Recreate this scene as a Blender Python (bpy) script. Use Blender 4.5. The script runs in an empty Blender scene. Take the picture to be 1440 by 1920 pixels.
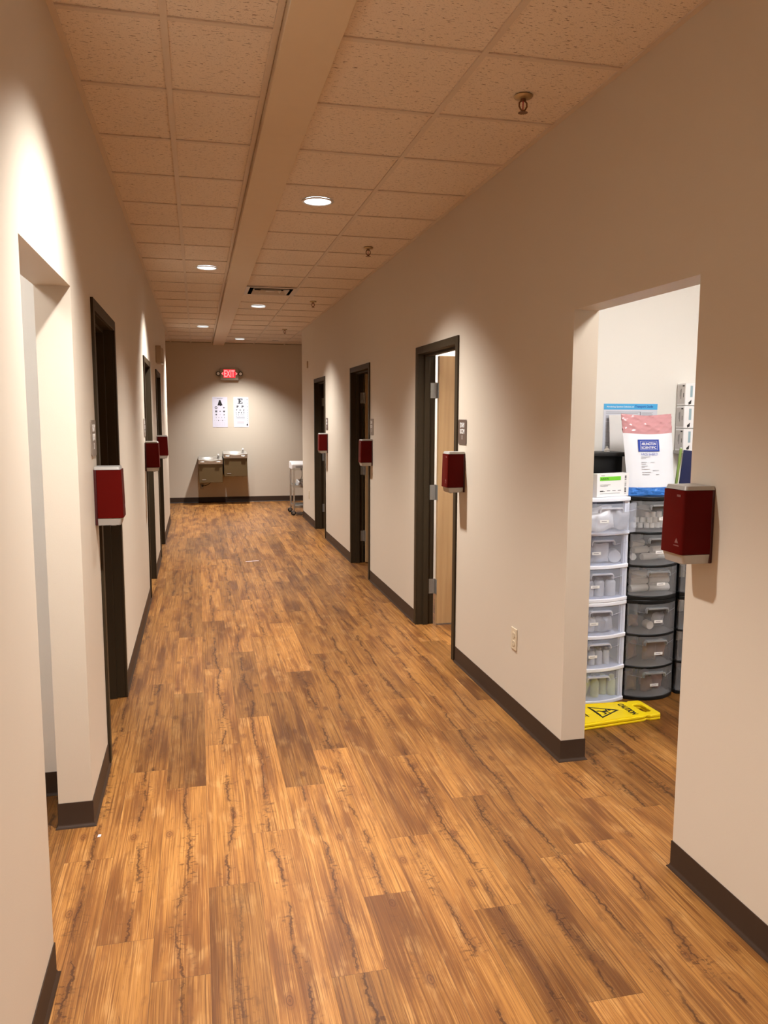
import bpy, bmesh, math, random
from mathutils import Vector, Matrix, Euler

random.seed(7)
SC = bpy.context.scene
COL = SC.collection
PI = math.pi

# ------------------------------------------------------------------ camera, world, exposure
CAM_H, PITCH, YAW, ROLL, FOC = 1.6094, 0.1203, 0.2300, 0.0032, 1490.2
H = 2.92            # ceiling
XL, XR = -0.438, 1.624   # corridor wall faces
WT, WL = 0.119, 0.125   # thickness of the two corridor walls
YB = 15.05          # end wall
YE = 12.62          # where the two corridor walls stop
YF = -3.4           # wall behind the viewer
T2 = 0.6096
Y0 = 2.92           # a tile joint

cy, sy, cp, sp = math.cos(YAW), math.sin(YAW), math.cos(PITCH), math.sin(PITCH)
F = Vector((sy*cp, cy*cp, -sp)); R = Vector((cy, -sy, 0)); U = R.cross(F)
R, U = math.cos(ROLL)*R + math.sin(ROLL)*U, -math.sin(ROLL)*R + math.cos(ROLL)*U
cam_d = bpy.data.cameras.new('camera'); cam = bpy.data.objects.new('camera', cam_d); COL.objects.link(cam)
cam.matrix_world = Matrix(((R.x, U.x, -F.x, 0), (R.y, U.y, -F.y, 0), (R.z, U.z, -F.z, CAM_H), (0, 0, 0, 1)))
cam_d.sensor_fit = 'VERTICAL'; cam_d.sensor_height = 36.0; cam_d.lens = FOC*36/1920
cam_d.clip_start = 0.02
SC.camera = cam

w = bpy.data.worlds.new('world'); SC.world = w; w.use_nodes = True
w.node_tree.nodes['Background'].inputs[0].default_value = (0.02, 0.018, 0.016, 1)
w.node_tree.nodes['Background'].inputs[1].default_value = 0.2
SC.view_settings.view_transform = 'Standard'
SC.view_settings.look = 'None'
SC.view_settings.gamma = 1.0
SC.view_settings.use_curve_mapping = False
SC.view_settings.exposure = 0.0
SC.cycles.max_bounces = 10
SC.cycles.diffuse_bounces = 6
SC.cycles.glossy_bounces = 4
SC.cycles.transparent_max_bounces = 16
SC.cycles.caustics_reflective = False
SC.cycles.caustics_refractive = False
SC.cycles.sample_clamp_indirect = 8.0

DOWN_W = 590.0                      # each corridor downlight
DOWN_C = (1.0, 0.985, 0.96)
PANEL_SUPPLY, PANEL_EXAM, PANEL_SIDE = 43.0, 46.0, 25.0
PANEL_C = (1.0, 0.993, 0.975)

# ------------------------------------------------------------------ node helpers
class NT:
    def __init__(s, name):
        s.m = bpy.data.materials.new(name); s.m.use_nodes = True
        s.t = s.m.node_tree; s.t.nodes.clear()
        s.out = s.t.nodes.new('ShaderNodeOutputMaterial')
    def n(s, typ, ins=None, **kw):
        nd = s.t.nodes.new(typ)
        for k, v in kw.items(): setattr(nd, k, v)
        for k, v in (ins or {}).items():
            if hasattr(v, 'is_linked') or isinstance(v, bpy.types.NodeSocket): s.t.links.new(v, nd.inputs[k])
            else: nd.inputs[k].default_value = v
        return nd
    def math(s, op, a, b=0.0, c=None, clamp=False):
        d = {0: a, 1: b}
        if c is not None: d[2] = c
        nd = s.n('ShaderNodeMath', d, operation=op); nd.use_clamp = clamp
        return nd.outputs[0]
    def ss(s, x, lo, hi):
        nd = s.n('ShaderNodeMapRange', {0: x, 1: lo, 2: hi, 3: 0.0, 4: 1.0}, interpolation_type='SMOOTHSTEP')
        return nd.outputs[0]
    def noise(s, vec, scale=1.0, detail=2.0, rough=0.5):
        return s.n('ShaderNodeTexNoise', {'Vector': vec, 'Scale': scale, 'Detail': detail, 'Roughness': rough}).outputs[0]
    def vmul(s, vec, v):
        return s.n('ShaderNodeVectorMath', {0: vec, 1: v}, operation='MULTIPLY').outputs[0]
    def vadd(s, vec, v):
        return s.n('ShaderNodeVectorMath', {0: vec, 1: v}, operation='ADD').outputs[0]
    def mix(s, f, a, b, mode='MIX'):
        nd = s.t.nodes.new('ShaderNodeMix'); nd.data_type = 'RGBA'; nd.blend_type = mode
        for i, v in ((0, f), (6, a), (7, b)):
            if isinstance(v, bpy.types.NodeSocket): s.t.links.new(v, nd.inputs[i])
            else: nd.inputs[i].default_value = v if i == 0 else (*v[:3], 1)
        return nd.outputs[2]
    def bsdf(s, color, rough=0.5, metal=0.0, spec=0.5, bump=None, bstr=0.3, bdist=0.002, emit=None, estr=0.0, **extra):
        b = s.t.nodes.new('ShaderNodeBsdfPrincipled')
        def put(k, v):
            if isinstance(v, bpy.types.NodeSocket): s.t.links.new(v, b.inputs[k])
            else: b.inputs[k].default_value = v
        put('Base Color', color if isinstance(color, bpy.types.NodeSocket) else (*color[:3], 1))
        put('Roughness', rough); put('Metallic', metal); put('Specular IOR Level', spec)
        if emit is not None: put('Emission Color', (*emit, 1)); put('Emission Strength', estr)
        for k, v in extra.items(): put(k, v)
        if bump is not None:
            bn = s.n('ShaderNodeBump', {'Strength': bstr, 'Distance': bdist, 'Height': bump})
            s.t.links.new(bn.outputs[0], b.inputs['Normal'])
        return b.outputs[0]
    def done(s, sh):
        s.t.links.new(sh, s.out.inputs[0]); return s.m
    def coords(s): return s.n('ShaderNodeTexCoord').outputs['Object']

def plain(name, color, rough=0.5, metal=0.0, spec=0.5, var=0.06, vscale=12.0, bump=0.0, bscale=200.0, bdist=0.001, emit=None, estr=0.0):
    s = NT(name); co = s.coords()
    f = s.noise(co, vscale, 3)
    c = s.mix(f, tuple(x*(1-var) for x in color), tuple(min(1, x*(1+var)) for x in color))
    bh = s.noise(co, bscale, 2) if bump else None
    return s.done(s.bsdf(c, rough, metal, spec, bump=bh, bstr=bump, bdist=bdist, emit=emit, estr=estr))

def mat_wall(name, color):
    s = NT(name); co = s.n('ShaderNodeNewGeometry').outputs['Position']
    f = s.noise(co, 1.7, 3); g = s.noise(co, 260, 2)
    c = s.mix(f, tuple(x*0.975 for x in color), tuple(x*1.02 for x in color))
    mk = s.ss(s.noise(s.vmul(co, (7, 7, 22)), 1.0, 4, 0.6), 0.70, 0.78)         # a few rubbed marks
    c = s.mix(s.math('MULTIPLY', mk, 0.10), c, tuple(x*0.6 for x in color))
    return s.done(s.bsdf(c, 0.48, spec=0.35, bump=g, bstr=0.12, bdist=0.0015))

def mat_floor():
    s = NT('rustic pine plank')
    uv = s.n('ShaderNodeUVMap').outputs[0]
    seed = s.n('ShaderNodeAttribute', attribute_name='seed').outputs['Vector']
    tone = s.n('ShaderNodeAttribute', attribute_name='tone').outputs['Fac']
    kind = s.n('ShaderNodeAttribute', attribute_name='kind').outputs['Fac']
    sx = s.n('ShaderNodeSeparateXYZ', {0: uv}); u, v = sx.outputs[0], sx.outputs[1]
    P = s.vadd(uv, s.vmul(seed, (37.0, 53.0, 29.0)))
    # warp the grain a little so it wanders round knots
    wv = s.noise(s.vmul(P, (7, 3.2, 1)), 1.0, 2)
    wx = s.math('MULTIPLY', s.math('SUBTRACT', wv, 0.5), 0.010)
    wvec = s.n('ShaderNodeCombineXYZ', {0: wx}).outputs[0]
    Pw = s.vadd(P, wvec)
    fine = s.noise(s.vmul(Pw, (300, 3.6, 1)), 1.0, 3, 0.6)
    med = s.noise(s.vmul(Pw, (75, 1.6, 1)), 1.0, 3, 0.55)
    big = s.noise(s.vmul(P, (11, 1.5, 1)), 1.0, 2)
    blot = s.noise(s.vmul(P, (16, 6, 1)), 1.0, 3)
    g = s.math('ADD', s.math('MULTIPLY', fine, 0.5), s.math('MULTIPLY', med, 0.5))
    g = s.ss(g, 0.33, 0.68)
    c = s.mix(s.ss(s.math('ADD', s.math('MULTIPLY', big, 0.6), s.math('MULTIPLY', med, 0.4)), 0.36, 0.64), (0.400, 0.185, 0.046), (0.235, 0.092, 0.021))
    # thin grain lines and pale flecks
    c = s.mix(s.math('MULTIPLY', s.math('SUBTRACT', 1.0, s.ss(fine, 0.36, 0.52)), 0.56), c, (0.125, 0.044, 0.011))
    c = s.mix(s.math('MULTIPLY', s.ss(fine, 0.53, 0.66), 0.48), c, (0.560, 0.300, 0.095))
    # dark heart streaks along the board
    dk = s.ss(big, 0.53, 0.70)
    c = s.mix(s.math('MULTIPLY', dk, 0.55), c, (0.120, 0.043, 0.012))
    lt = s.math('MULTIPLY', s.ss(blot, 0.54, 0.72), s.ss(fine, 0.38, 0.55))
    c = s.mix(s.math('MULTIPLY', lt, 0.45), c, (0.580, 0.330, 0.120))
    bk = s.ss(s.noise(s.vmul(P, (26, 11, 1)), 1.0, 4, 0.6), 0.56, 0.72)
    c = s.mix(s.math('MULTIPLY', bk, 0.42), c, (0.140, 0.056, 0.016))
    # centre line of cracks and flame figure
    vline = s.n('ShaderNodeCombineXYZ', {1: v}).outputs[0]
    vl = s.vadd(vline, s.vmul(seed, (11, 91, 5)))
    w1 = s.math('SUBTRACT', s.noise(s.vmul(vl, (1, 2.2, 1)), 1.0, 1), 0.5)
    w2 = s.math('SUBTRACT', s.noise(s.vmul(vl, (1, 21, 1)), 1.0, 4, 0.65), 0.5)
    cen = s.math('ADD', s.math('MULTIPLY', w1, 0.10), s.math('MULTIPLY', w2, 0.034))
    jag = s.math('MULTIPLY', s.math('SUBTRACT', s.noise(s.vmul(P, (70, 45, 1)), 1.0, 3, 0.65), 0.5), 0.022)
    d = s.math('ABSOLUTE', s.math('ADD', s.math('SUBTRACT', s.math('SUBTRACT', u, 0.085), cen), jag))
    on = s.math('MULTIPLY', s.ss(s.noise(s.vmul(vl, (1, 5.5, 1)), 1.0, 3), 0.40, 0.52), kind)
    wid = s.math('ADD', s.math('MULTIPLY', s.noise(s.vmul(vl, (1, 26, 1)), 1.0, 3, 0.65), 0.0125), -0.0012)
    crack = s.math('MULTIPLY', s.math('SUBTRACT', 1.0, s.ss(s.math('DIVIDE', d, s.math('MAXIMUM', wid, 0.0004)), 0.35, 1.1)), on)
    halo = s.math('MULTIPLY', s.math('SUBTRACT', 1.0, s.ss(d, 0.004, 0.020)), s.math('MULTIPLY', on, 0.45))
    c = s.mix(halo, c, (0.150, 0.058, 0.016))
    # cathedral arcs
    d0 = s.math('ABSOLUTE', s.math('SUBTRACT', s.math('SUBTRACT', u, 0.085), s.math('MULTIPLY', w1, 0.10)))
    arc = s.math('ADD', s.math('MULTIPLY', v, 70.0), s.math('MULTIPLY', s.math('POWER', d0, 1.4), 9000.0))
    arc = s.math('ADD', arc, s.math('MULTIPLY', s.noise(s.vmul(P, (25, 9, 1)), 1.0, 2), 16.0))
    arc = s.ss(s.math('SINE', arc), 0.30, 0.95)
    near = s.math('SUBTRACT', 1.0, s.ss(d0, 0.010, 0.034))
    gate2 = s.ss(s.noise(s.vmul(vl, (1, 4.0, 1)), 1.0, 1), 0.48, 0.58)
    arc = s.math('MULTIPLY', s.math('MULTIPLY', arc, near), s.math('MULTIPLY', gate2, 0.62))
    # short cross checks near the crack line
    chk = s.ss(s.noise(s.vmul(P, (48, 75, 1)), 1.0, 3), 0.545, 0.64)
    zone = s.math('MULTIPLY', s.math('SUBTRACT', 1.0, s.ss(d, 0.01, 0.06)), s.ss(s.noise(s.vmul(P, (9, 5, 1)), 1.0, 1), 0.46, 0.62))
    chk = s.math('MULTIPLY', s.math('MULTIPLY', chk, zone), s.math('ADD', s.math('MULTIPLY', kind, 0.75), 0.15))
    # knots
    vo = s.n('ShaderNodeTexVoronoi', {'Vector': s.vmul(Pw, (5.2, 2.6, 1)), 'Scale': 1.0, 'Randomness': 1.0}, feature='F1', voronoi_dimensions='2D')
    dist = vo.outputs['Distance']
    gate = s.ss(s.n('ShaderNodeSeparateColor', {0: vo.outputs['Color']}).outputs[0], 0.52, 0.56)
    kn = s.math('MULTIPLY', s.math('SUBTRACT', 1.0, s.ss(dist, 0.04, 0.115)), gate)
    ring = s.math('MULTIPLY', s.ss(s.math('SINE', s.math('MULTIPLY', dist, 160.0)), 0.2, 0.9), kn)
    c = s.mix(s.math('MULTIPLY', kn, 0.55), c, (0.150, 0.052, 0.016))
    dark = s.math('MAXIMUM', crack, s.math('MAXIMUM', arc, s.math('MAXIMUM', chk, s.math('MULTIPLY', ring, 0.6))))
    lng = s.math('SUBTRACT', 1.0, s.ss(s.noise(s.vmul(Pw, (120, 0.9, 1)), 1.0, 2), 0.30, 0.42))
    c = s.mix(s.math('MULTIPLY', lng, 0.5), c, (0.105, 0.036, 0.010))
    c = s.mix(s.math('MULTIPLY', dark, 0.74), c, (0.050, 0.017, 0.006))
    tn = s.n('ShaderNodeCombineColor', {0: s.math('MULTIPLY', tone, 0.76), 1: s.math('MULTIPLY', s.math('POWER', tone, 1.06), 0.705), 2: s.math('MULTIPLY', s.math('POWER', tone, 1.15), 0.655)}).outputs[0]
    c = s.mix(1.0, c, tn, 'MULTIPLY')
    # joints
    eu = s.math('MINIMUM', u, s.math('SUBTRACT', 0.169, u))
    ev = s.math('MINIMUM', v, s.math('SUBTRACT', 1.2125, v))
    j = s.math('SUBTRACT', 1.0, s.ss(s.math('MINIMUM', eu, ev), 0.0004, 0.0016))
    c = s.mix(s.math('MULTIPLY', j, 0.55), c, (0.07, 0.028, 0.01))
    hgt = s.math('SUBTRACT', s.math('MULTIPLY', g, 0.4), s.math('MAXIMUM', j, dark))
    ro = s.math('ADD', 0.36, s.math('MULTIPLY', g, 0.12))
    return s.done(s.bsdf(c, ro, spec=0.30, bump=hgt, bstr=0.25, bdist=0.0008))

def mat_tile():
    s = NT('fissured ceiling tile')
    co = s.n('ShaderNodeNewGeometry').outputs['Position']
    w1 = s.noise(co, 30, 2)
    wv = s.n('ShaderNodeCombineXYZ', {0: s.math('MULTIPLY', w1, 0.02), 1: s.math('MULTIPLY', w1, 0.012)}).outputs[0]
    p = s.vadd(co, wv)
    f1 = s.noise(s.vmul(p, (42, 150, 1)), 1.0, 2, 0.55)
    f2 = s.noise(s.vmul(p, (170, 260, 1)), 1.0, 1)
    fis = s.ss(f1, 0.610, 0.68)
    pin = s.ss(f2, 0.62, 0.72)
    m = s.math('MAXIMUM', fis, s.math('MULTIPLY', pin, 0.6))
    base = s.mix(s.noise(co, 2.0, 3), (0.74, 0.635, 0.53), (0.80, 0.69, 0.58))
    c = s.mix(s.math('MULTIPLY', m, 0.78), base, (0.18, 0.12, 0.08))
    h = s.math('SUBTRACT', s.math('MULTIPLY', s.noise(co, 220, 2), 0.3), m)
    return s.done(s.bsdf(c, 0.9, spec=0.15, bump=h, bstr=0.5, bdist=0.002))

def mat_wood(name, a, b):
    s = NT(name); co = s.coords()
    n1 = s.noise(s.vmul(co, (30, 30, 1.3)), 1.0, 4, 0.6); n2 = s.noise(s.vmul(co, (4, 4, 0.8)), 1.0, 2)
    c = s.mix(s.ss(s.math('ADD', s.math('MULTIPLY', n1, 0.6), s.math('MULTIPLY', n2, 0.4)), 0.35, 0.65), a, b)
    return s.done(s.bsdf(c, 0.38, spec=0.45, bump=n1, bstr=0.05))

def mat_clear(name, color, tint, fac, rough=0.25):
    s = NT(name); co = s.coords()
    c = s.mix(s.noise(co, 9, 2), tuple(x*0.94 for x in color), color)
    d = s.bsdf(c, rough, spec=0.5)
    tr = s.n('ShaderNodeBsdfTransparent', {0: (*tint, 1)}).outputs[0]
    f = s.math('ADD', fac, s.math('MULTIPLY', s.noise(co, 14, 2), 0.08))
    mx = s.n('ShaderNodeMixShader', {0: f, 1: tr, 2: d}).outputs[0]
    return s.done(mx)

def mat_emit(name, color, strength):
    s = NT(name); co = s.coords()
    c = s.mix(s.noise(co, 20, 1), tuple(x*0.97 for x in color), color)
    e = s.n('ShaderNodeEmission', {0: c, 1: strength}).outputs[0]
    return s.done(e)

M = {}
M['wall'] = mat_wall('cream wall paint', (0.600, 0.522, 0.425))
M['wall_white'] = mat_wall('pale wall paint', (0.760, 0.735, 0.690))
M['floor'] = mat_floor()
M['tile'] = mat_tile()
M['grid'] = plain('painted ceiling grid', (0.64, 0.54, 0.44), 0.55, var=0.03)
M['soffit'] = plain('smooth painted soffit', (0.64, 0.51, 0.36), 0.6, var=0.03, bump=0.06)
M['rubber'] = plain('brown vinyl base', (0.036, 0.0195, 0.0115), 0.48, spec=0.22, var=0.1)
M['frame'] = plain('dark brown door frame paint', (0.040, 0.0275, 0.0145), 0.5, spec=0.15, var=0.08, bump=0.05)
M['leaf'] = mat_wood('maple veneer', (0.42, 0.255, 0.115), (0.52, 0.335, 0.165))
M['steel'] = plain('brushed steel', (0.60, 0.59, 0.57), 0.30, metal=1.0, var=0.06, vscale=40)
M['chrome'] = plain('polished steel', (0.86, 0.86, 0.85), 0.30, metal=1.0, var=0.04)
M['hinge'] = plain('dull steel hinge', (0.33, 0.32, 0.30), 0.45, metal=0.7, var=0.1, vscale=60)
M['red'] = plain('dark red plastic', (0.078, 0.0024, 0.0014), 0.45, spec=0.07, var=0.06)
M['red_dark'] = plain('maroon plastic back', (0.045, 0.005, 0.006), 0.4, var=0.08)
M['silver'] = plain('silver plastic', (0.40, 0.38, 0.35), 0.4, metal=0.3, var=0.05)
M['emboss'] = plain('grey print on red', (0.17, 0.065, 0.055), 0.5)
M['sign_brown'] = plain('brown sign plastic', (0.105, 0.068, 0.050), 0.45, var=0.08)
M['sign_grey'] = plain('taupe sign plastic', (0.23, 0.18, 0.14), 0.45, var=0.08)
M['white_ink'] = plain('white lettering', (0.85, 0.83, 0.80), 0.5)
M['almond'] = plain('almond plastic', (0.62, 0.52, 0.37), 0.42, var=0.05)
M['almond_dark'] = plain('dark slot', (0.10, 0.07, 0.045), 0.5)
M['tan'] = plain('tan plastic', (0.40, 0.31, 0.22), 0.5, var=0.06)
M['bronze'] = plain('bronze sprinkler metal', (0.20, 0.10, 0.055), 0.38, metal=0.7, var=0.15, vscale=60)
M['brass'] = plain('dull brass', (0.50, 0.37, 0.20), 0.35, metal=0.9, var=0.1)
M['vent_dark'] = plain('dark duct', (0.03, 0.022, 0.016), 0.8)
M['vent'] = plain('painted vent metal', (0.62, 0.54, 0.46), 0.5, var=0.04)
M['trim_ring'] = plain('lamp trim', (0.62, 0.57, 0.52), 0.35, metal=0.4)
M['can'] = plain('lamp reflector', (0.85, 0.84, 0.82), 0.35, metal=0.0)
M['lens'] = mat_emit('lit lamp lens', (0.90, 0.97, 1.0), 9.0)
M['panel'] = {k: mat_emit('lit ceiling panel '+k, PANEL_C, v) for k, v in (('supply', PANEL_SUPPLY), ('exam', PANEL_EXAM), ('side', PANEL_SIDE))}
M['paper'] = plain('white paper', (0.63, 0.605, 0.70), 0.55, var=0.02)
M['paper_blue'] = plain('cool white paper', (0.64, 0.655, 0.73), 0.5, var=0.02)
M['ink'] = plain('black ink', (0.012, 0.012, 0.014), 0.5)
M['ink_grey'] = plain('grey ink', (0.30, 0.30, 0.34), 0.5)
M['ink_red'] = plain('red ink', (0.40, 0.03, 0.03), 0.5)
M['exit_box'] = plain('clear grey sign housing', (0.42, 0.35, 0.27), 0.3, var=0.05)
M['exit_glow'] = mat_emit('lit red sign face', (1.0, 0.035, 0.045), 1.5)
M['exit_letter'] = mat_emit('lit red letters', (1.0, 0.20, 0.19), 2.2)
M['lamp_dark'] = plain('dark lamp head', (0.06, 0.045, 0.032), 0.35)
M['olive'] = plain('bronze fountain cabinet paint', (0.120, 0.078, 0.034), 0.5, spec=0.25, var=0.05)
M['black_rubber'] = plain('black rubber', (0.012, 0.011, 0.011), 0.5)
M['tub'] = plain('white moulded plastic', (0.74, 0.71, 0.70), 0.38, var=0.03)
M['tub_grey'] = plain('grey moulded plastic', (0.36, 0.33, 0.32), 0.4, var=0.04)
M['white_frame'] = plain('white plastic frame', (0.84, 0.87, 0.96), 0.35, var=0.02)
M['black_frame'] = plain('black plastic frame', (0.008, 0.008, 0.0085), 0.38, spec=0.22, var=0.1)
M['clear_white'] = mat_clear('frosted clear plastic', (0.80, 0.84, 0.96), (0.965, 0.975, 0.995), 0.14)
M['clear_smoke'] = mat_clear('smoky clear plastic', (0.56, 0.57, 0.60), (0.96, 0.962, 0.97), 0.105)
M['handle_white'] = mat_clear('frosted handle', (0.80, 0.82, 0.88), (0.9, 0.9, 0.95), 0.45)
M['handle_smoke'] = mat_clear('smoky handle', (0.44, 0.45, 0.47), (0.85, 0.85, 0.85), 0.45)
M['gauze'] = plain('white gauze', (0.90, 0.88, 0.84), 0.85, var=0.04, bump=0.4, bscale=400)
M['poly_white'] = plain('white plastic packet', (0.80, 0.79, 0.80), 0.3, var=0.06, bump=0.3, bscale=40, bdist=0.004)
M['poly_grey'] = plain('grey packet', (0.42, 0.42, 0.45), 0.35, var=0.1, bump=0.3, bscale=40, bdist=0.004)
M['bottle'] = plain('pale bottle', (0.62, 0.63, 0.66), 0.3, var=0.06)
M['bottle_cap'] = plain('grey bottle cap', (0.30, 0.31, 0.34), 0.35)
M['bottle_green'] = plain('pale green bottle', (0.60, 0.64, 0.40), 0.35, var=0.08)
M['brown_pack'] = plain('brown packet', (0.34, 0.20, 0.13), 0.5, var=0.25, vscale=60)
M['pink_pack'] = plain('dusty pink packet', (0.42, 0.24, 0.20), 0.5, var=0.25, vscale=90)
M['yellow'] = plain('safety yellow plastic', (0.93, 0.70, 0.004), 0.38, var=0.03)
M['card'] = plain('white carton', (0.83, 0.82, 0.83), 0.45, var=0.02)
M['card_grey'] = plain('light grey carton side', (0.58, 0.55, 0.54), 0.5, var=0.03)
M['green'] = plain('bright green print', (0.17, 0.62, 0.03), 0.45)
M['header_blue'] = plain('sky blue print', (0.07, 0.40, 0.75), 0.5)
M['deep_blue'] = plain('deep blue print', (0.010, 0.045, 0.33), 0.45)
M['navy'] = plain('navy binder', (0.008, 0.016, 0.075), 0.4)
M['leafgreen'] = plain('leaf green folder', (0.20, 0.30, 0.07), 0.45)
M['film_pink'] = plain('pink crinkled film', (0.53, 0.265, 0.285), 0.14, var=0.10, vscale=14, bump=0.12, bscale=30, bdist=0.004)
M['film_blue'] = plain('blue crinkled film', (0.05, 0.20, 0.62), 0.18, var=0.35, vscale=25, bump=0.7, bscale=22, bdist=0.012)
M['bag_white'] = plain('white film bag', (0.72, 0.74, 0.80), 0.3, var=0.02, bump=0.12, bscale=12, bdist=0.006)
M['bag_grey'] = plain('greyish film bag', (0.66, 0.65, 0.64), 0.4, var=0.04, bump=0.1, bscale=12, bdist=0.005)
M['label'] = plain('white label', (0.86, 0.86, 0.86), 0.5)
M['teal_print'] = plain('grey teal print', (0.30, 0.42, 0.48), 0.5)

# ------------------------------------------------------------------ mesh helpers
class MB:
    def __init__(s): s.v = []; s.f = []
    def add(s, vs, fs, mt=None):
        o = len(s.v)
        for p in vs:
            p = Vector(p)
            s.v.append(tuple(mt @ p if mt else p))
        for f in fs: s.f.append(tuple(o+i for i in f))
        return s
    def box(s, x0, x1, y0, y1, z0, z1, mt=None):
        vs = [(x, y, z) for x in (x0, x1) for y in (y0, y1) for z in (z0, z1)]
        return s.add(vs, [(0, 1, 3, 2), (4, 6, 7, 5), (0, 4, 5, 1), (2, 3, 7, 6), (0, 2, 6, 4), (1, 5, 7, 3)], mt)
    def prism(s, poly, axis, lo, hi, mt=None):
        def P(a, b, t): return {'x': (t, a, b), 'y': (a, t, b), 'z': (a, b, t)}[axis]
        n = len(poly)
        vs = [P(a, b, lo) for a, b in poly] + [P(a, b, hi) for a, b in poly]
        fs = [tuple(range(n)), tuple(range(2*n-1, n-1, -1))] + [(i, (i+1) % n, n+(i+1) % n, n+i) for i in range(n)]
        return s.add(vs, fs, mt)
    def lathe(s, prof, seg=24, mt=None, cap=True):
        vs, fs = [], []
        for r, z in prof:
            for k in range(seg):
                a = 2*PI*k/seg; vs.append((r*math.cos(a), r*math.sin(a), z))
        for i in range(len(prof)-1):
            for k in range(seg):
                k2 = (k+1) % seg
                fs.append((i*seg+k, i*seg+k2, (i+1)*seg+k2, (i+1)*seg+k))
        if cap:
            fs.append(tuple(range(seg))); fs.append(tuple((len(prof)-1)*seg+k for k in range(seg)))
        return s.add(vs, fs, mt)
    def tube(s, pts, r, seg=8):
        pts = [Vector(p) for p in pts]; vs, fs = [], []
        for i, p in enumerate(pts):
            d = (pts[min(i+1, len(pts)-1)] - pts[max(i-1, 0)]).normalized()
            a = d.orthogonal().normalized() if i == 0 else (a - d*a.dot(d)).normalized()
            b = d.cross(a); rr = r[i] if isinstance(r, (list, tuple)) else r
            for k in range(seg):
                t = 2*PI*k/seg; vs.append(p + rr*(math.cos(t)*a + math.sin(t)*b))
        for i in range(len(pts)-1):
            for k in range(seg):
                k2 = (k+1) % seg
                fs.append((i*seg+k, i*seg+k2, (i+1)*seg+k2, (i+1)*seg+k))
        fs.append(tuple(range(seg))); fs.append(tuple((len(pts)-1)*seg+k for k in range(seg)))
        return s.add(vs, fs)
    def grid(s, fn, nu, nv):
        vs = [fn(i/nu, j/nv) for i in range(nu+1) for j in range(nv+1)]
        fs = [(i*(nv+1)+j, (i+1)*(nv+1)+j, (i+1)*(nv+1)+j+1, i*(nv+1)+j+1) for i in range(nu) for j in range(nv)]
        return s.add(vs, fs)
    def text(s, txt, cx, cz, w, h, y=-0.0005, thick=0.0005, bold=0.0, plane='xz'):
        """flat lettering, centred on (cx, cz) of a face that looks towards -y (plane xz) or +z (plane xy)"""
        vs, fs = glyphs(txt, bold)
        xs = [p[0] for p in vs]; ys = [p[1] for p in vs]
        x0, x1, y0, y1 = min(xs), max(xs), min(ys), max(ys)
        kx = w/(x1-x0) if w else h/(y1-y0); kz = h/(y1-y0) if h else kx
        out = []
        for p in vs:
            a = cx + (p[0]-(x0+x1)/2)*kx; b = cz + (p[1]-(y0+y1)/2)*kz
            out.append((a, y - thick*(p[2] > 0), b) if plane == 'xz' else (a, b, y + thick*(p[2] > 0)))
        return s.add(out, fs)
    def mesh(s, name, smooth=False, fix=True):
        me = bpy.data.meshes.new(name); me.from_pydata(s.v, [], s.f)
        if fix:
            bm = bmesh.new(); bm.from_mesh(me)
            bmesh.ops.recalc_face_normals(bm, faces=bm.faces); bm.to_mesh(me); bm.free()
        if smooth:
            me.polygons.foreach_set('use_smooth', [True]*len(me.polygons))
            me.set_sharp_from_angle(angle=math.radians(40))
        me.update(); return me
    def build(s, name, mat, parent=None, bevel=0.0, smooth=False, loc=None, rotz=None, seg=2, fix=True):
        o = bpy.data.objects.new(name, s.mesh(name, smooth or bevel > 0, fix))
        o.data.materials.append(mat); COL.objects.link(o)
        if parent: o.parent = parent
        if loc: o.location = loc
        if rotz: o.rotation_euler.z = rotz
        if bevel:
            b = o.modifiers.new('edge', 'BEVEL'); b.width = bevel; b.segments = seg; b.limit_method = 'ANGLE'; b.angle_limit = math.radians(40)
            b.harden_normals = False
        return o

_gl = {}
def glyphs(txt, bold=0.0):
    k = (txt, bold)
    if k in _gl: return _gl[k]
    cu = bpy.data.curves.new('t', 'FONT'); cu.body = txt; cu.size = 1.0; cu.extrude = 0.05; cu.offset = bold
    cu.align_x = 'CENTER'; cu.resolution_u = 3; cu.space_line = 1.0
    ob = bpy.data.objects.new('t', cu); COL.objects.link(ob)
    dg = bpy.context.evaluated_depsgraph_get(); dg.update()
    me = bpy.data.meshes.new_from_object(ob.evaluated_get(dg))
    vs = [tuple(v.co) for v in me.vertices]; fs = [tuple(p.vertices) for p in me.polygons]
    bpy.data.objects.remove(ob); bpy.data.curves.remove(cu); bpy.data.meshes.remove(me)
    _gl[k] = (vs, fs); return _gl[k]

def tag(o, label=None, cat=None, group=None, kind=None):
    if label: o['label'] = label
    if cat: o['category'] = cat
    if group: o['group'] = group
    if kind: o['kind'] = kind
    return o
def thing(name, loc, rotz=0.0, label=None, cat=None, group=None, kind=None):
    o = bpy.data.objects.new(name, None); COL.objects.link(o); o.empty_display_size = 0.1
    o.location = loc; o.rotation_euler = (0, 0, rotz)
    return tag(o, label, cat, group, kind)
def struct(o, label=None):
    o['kind'] = 'structure'
    if label: o['label'] = label
    return o
def copy_tree(o, parent=None):
    c = o.copy(); COL.objects.link(c)
    if parent is not None: c.parent = parent
    for ch in list(o.children): copy_tree(ch, c)
    return c
RW, LW = -PI/2, PI/2          # things that face out of the two corridor walls

# ------------------------------------------------------------------ the shell
# doors: (side, y0, y1)
DZ = 2.117
RD = [(4.862, 5.862), (7.528, 8.530), (10.278, 11.250)]
LD = [(3.720, 4.682), (7.170, 8.105), (9.250, 10.288)]
OPZ = 2.075
R_OPEN = (2.380, 3.285); L_OPEN = (2.280, 3.155)

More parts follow.
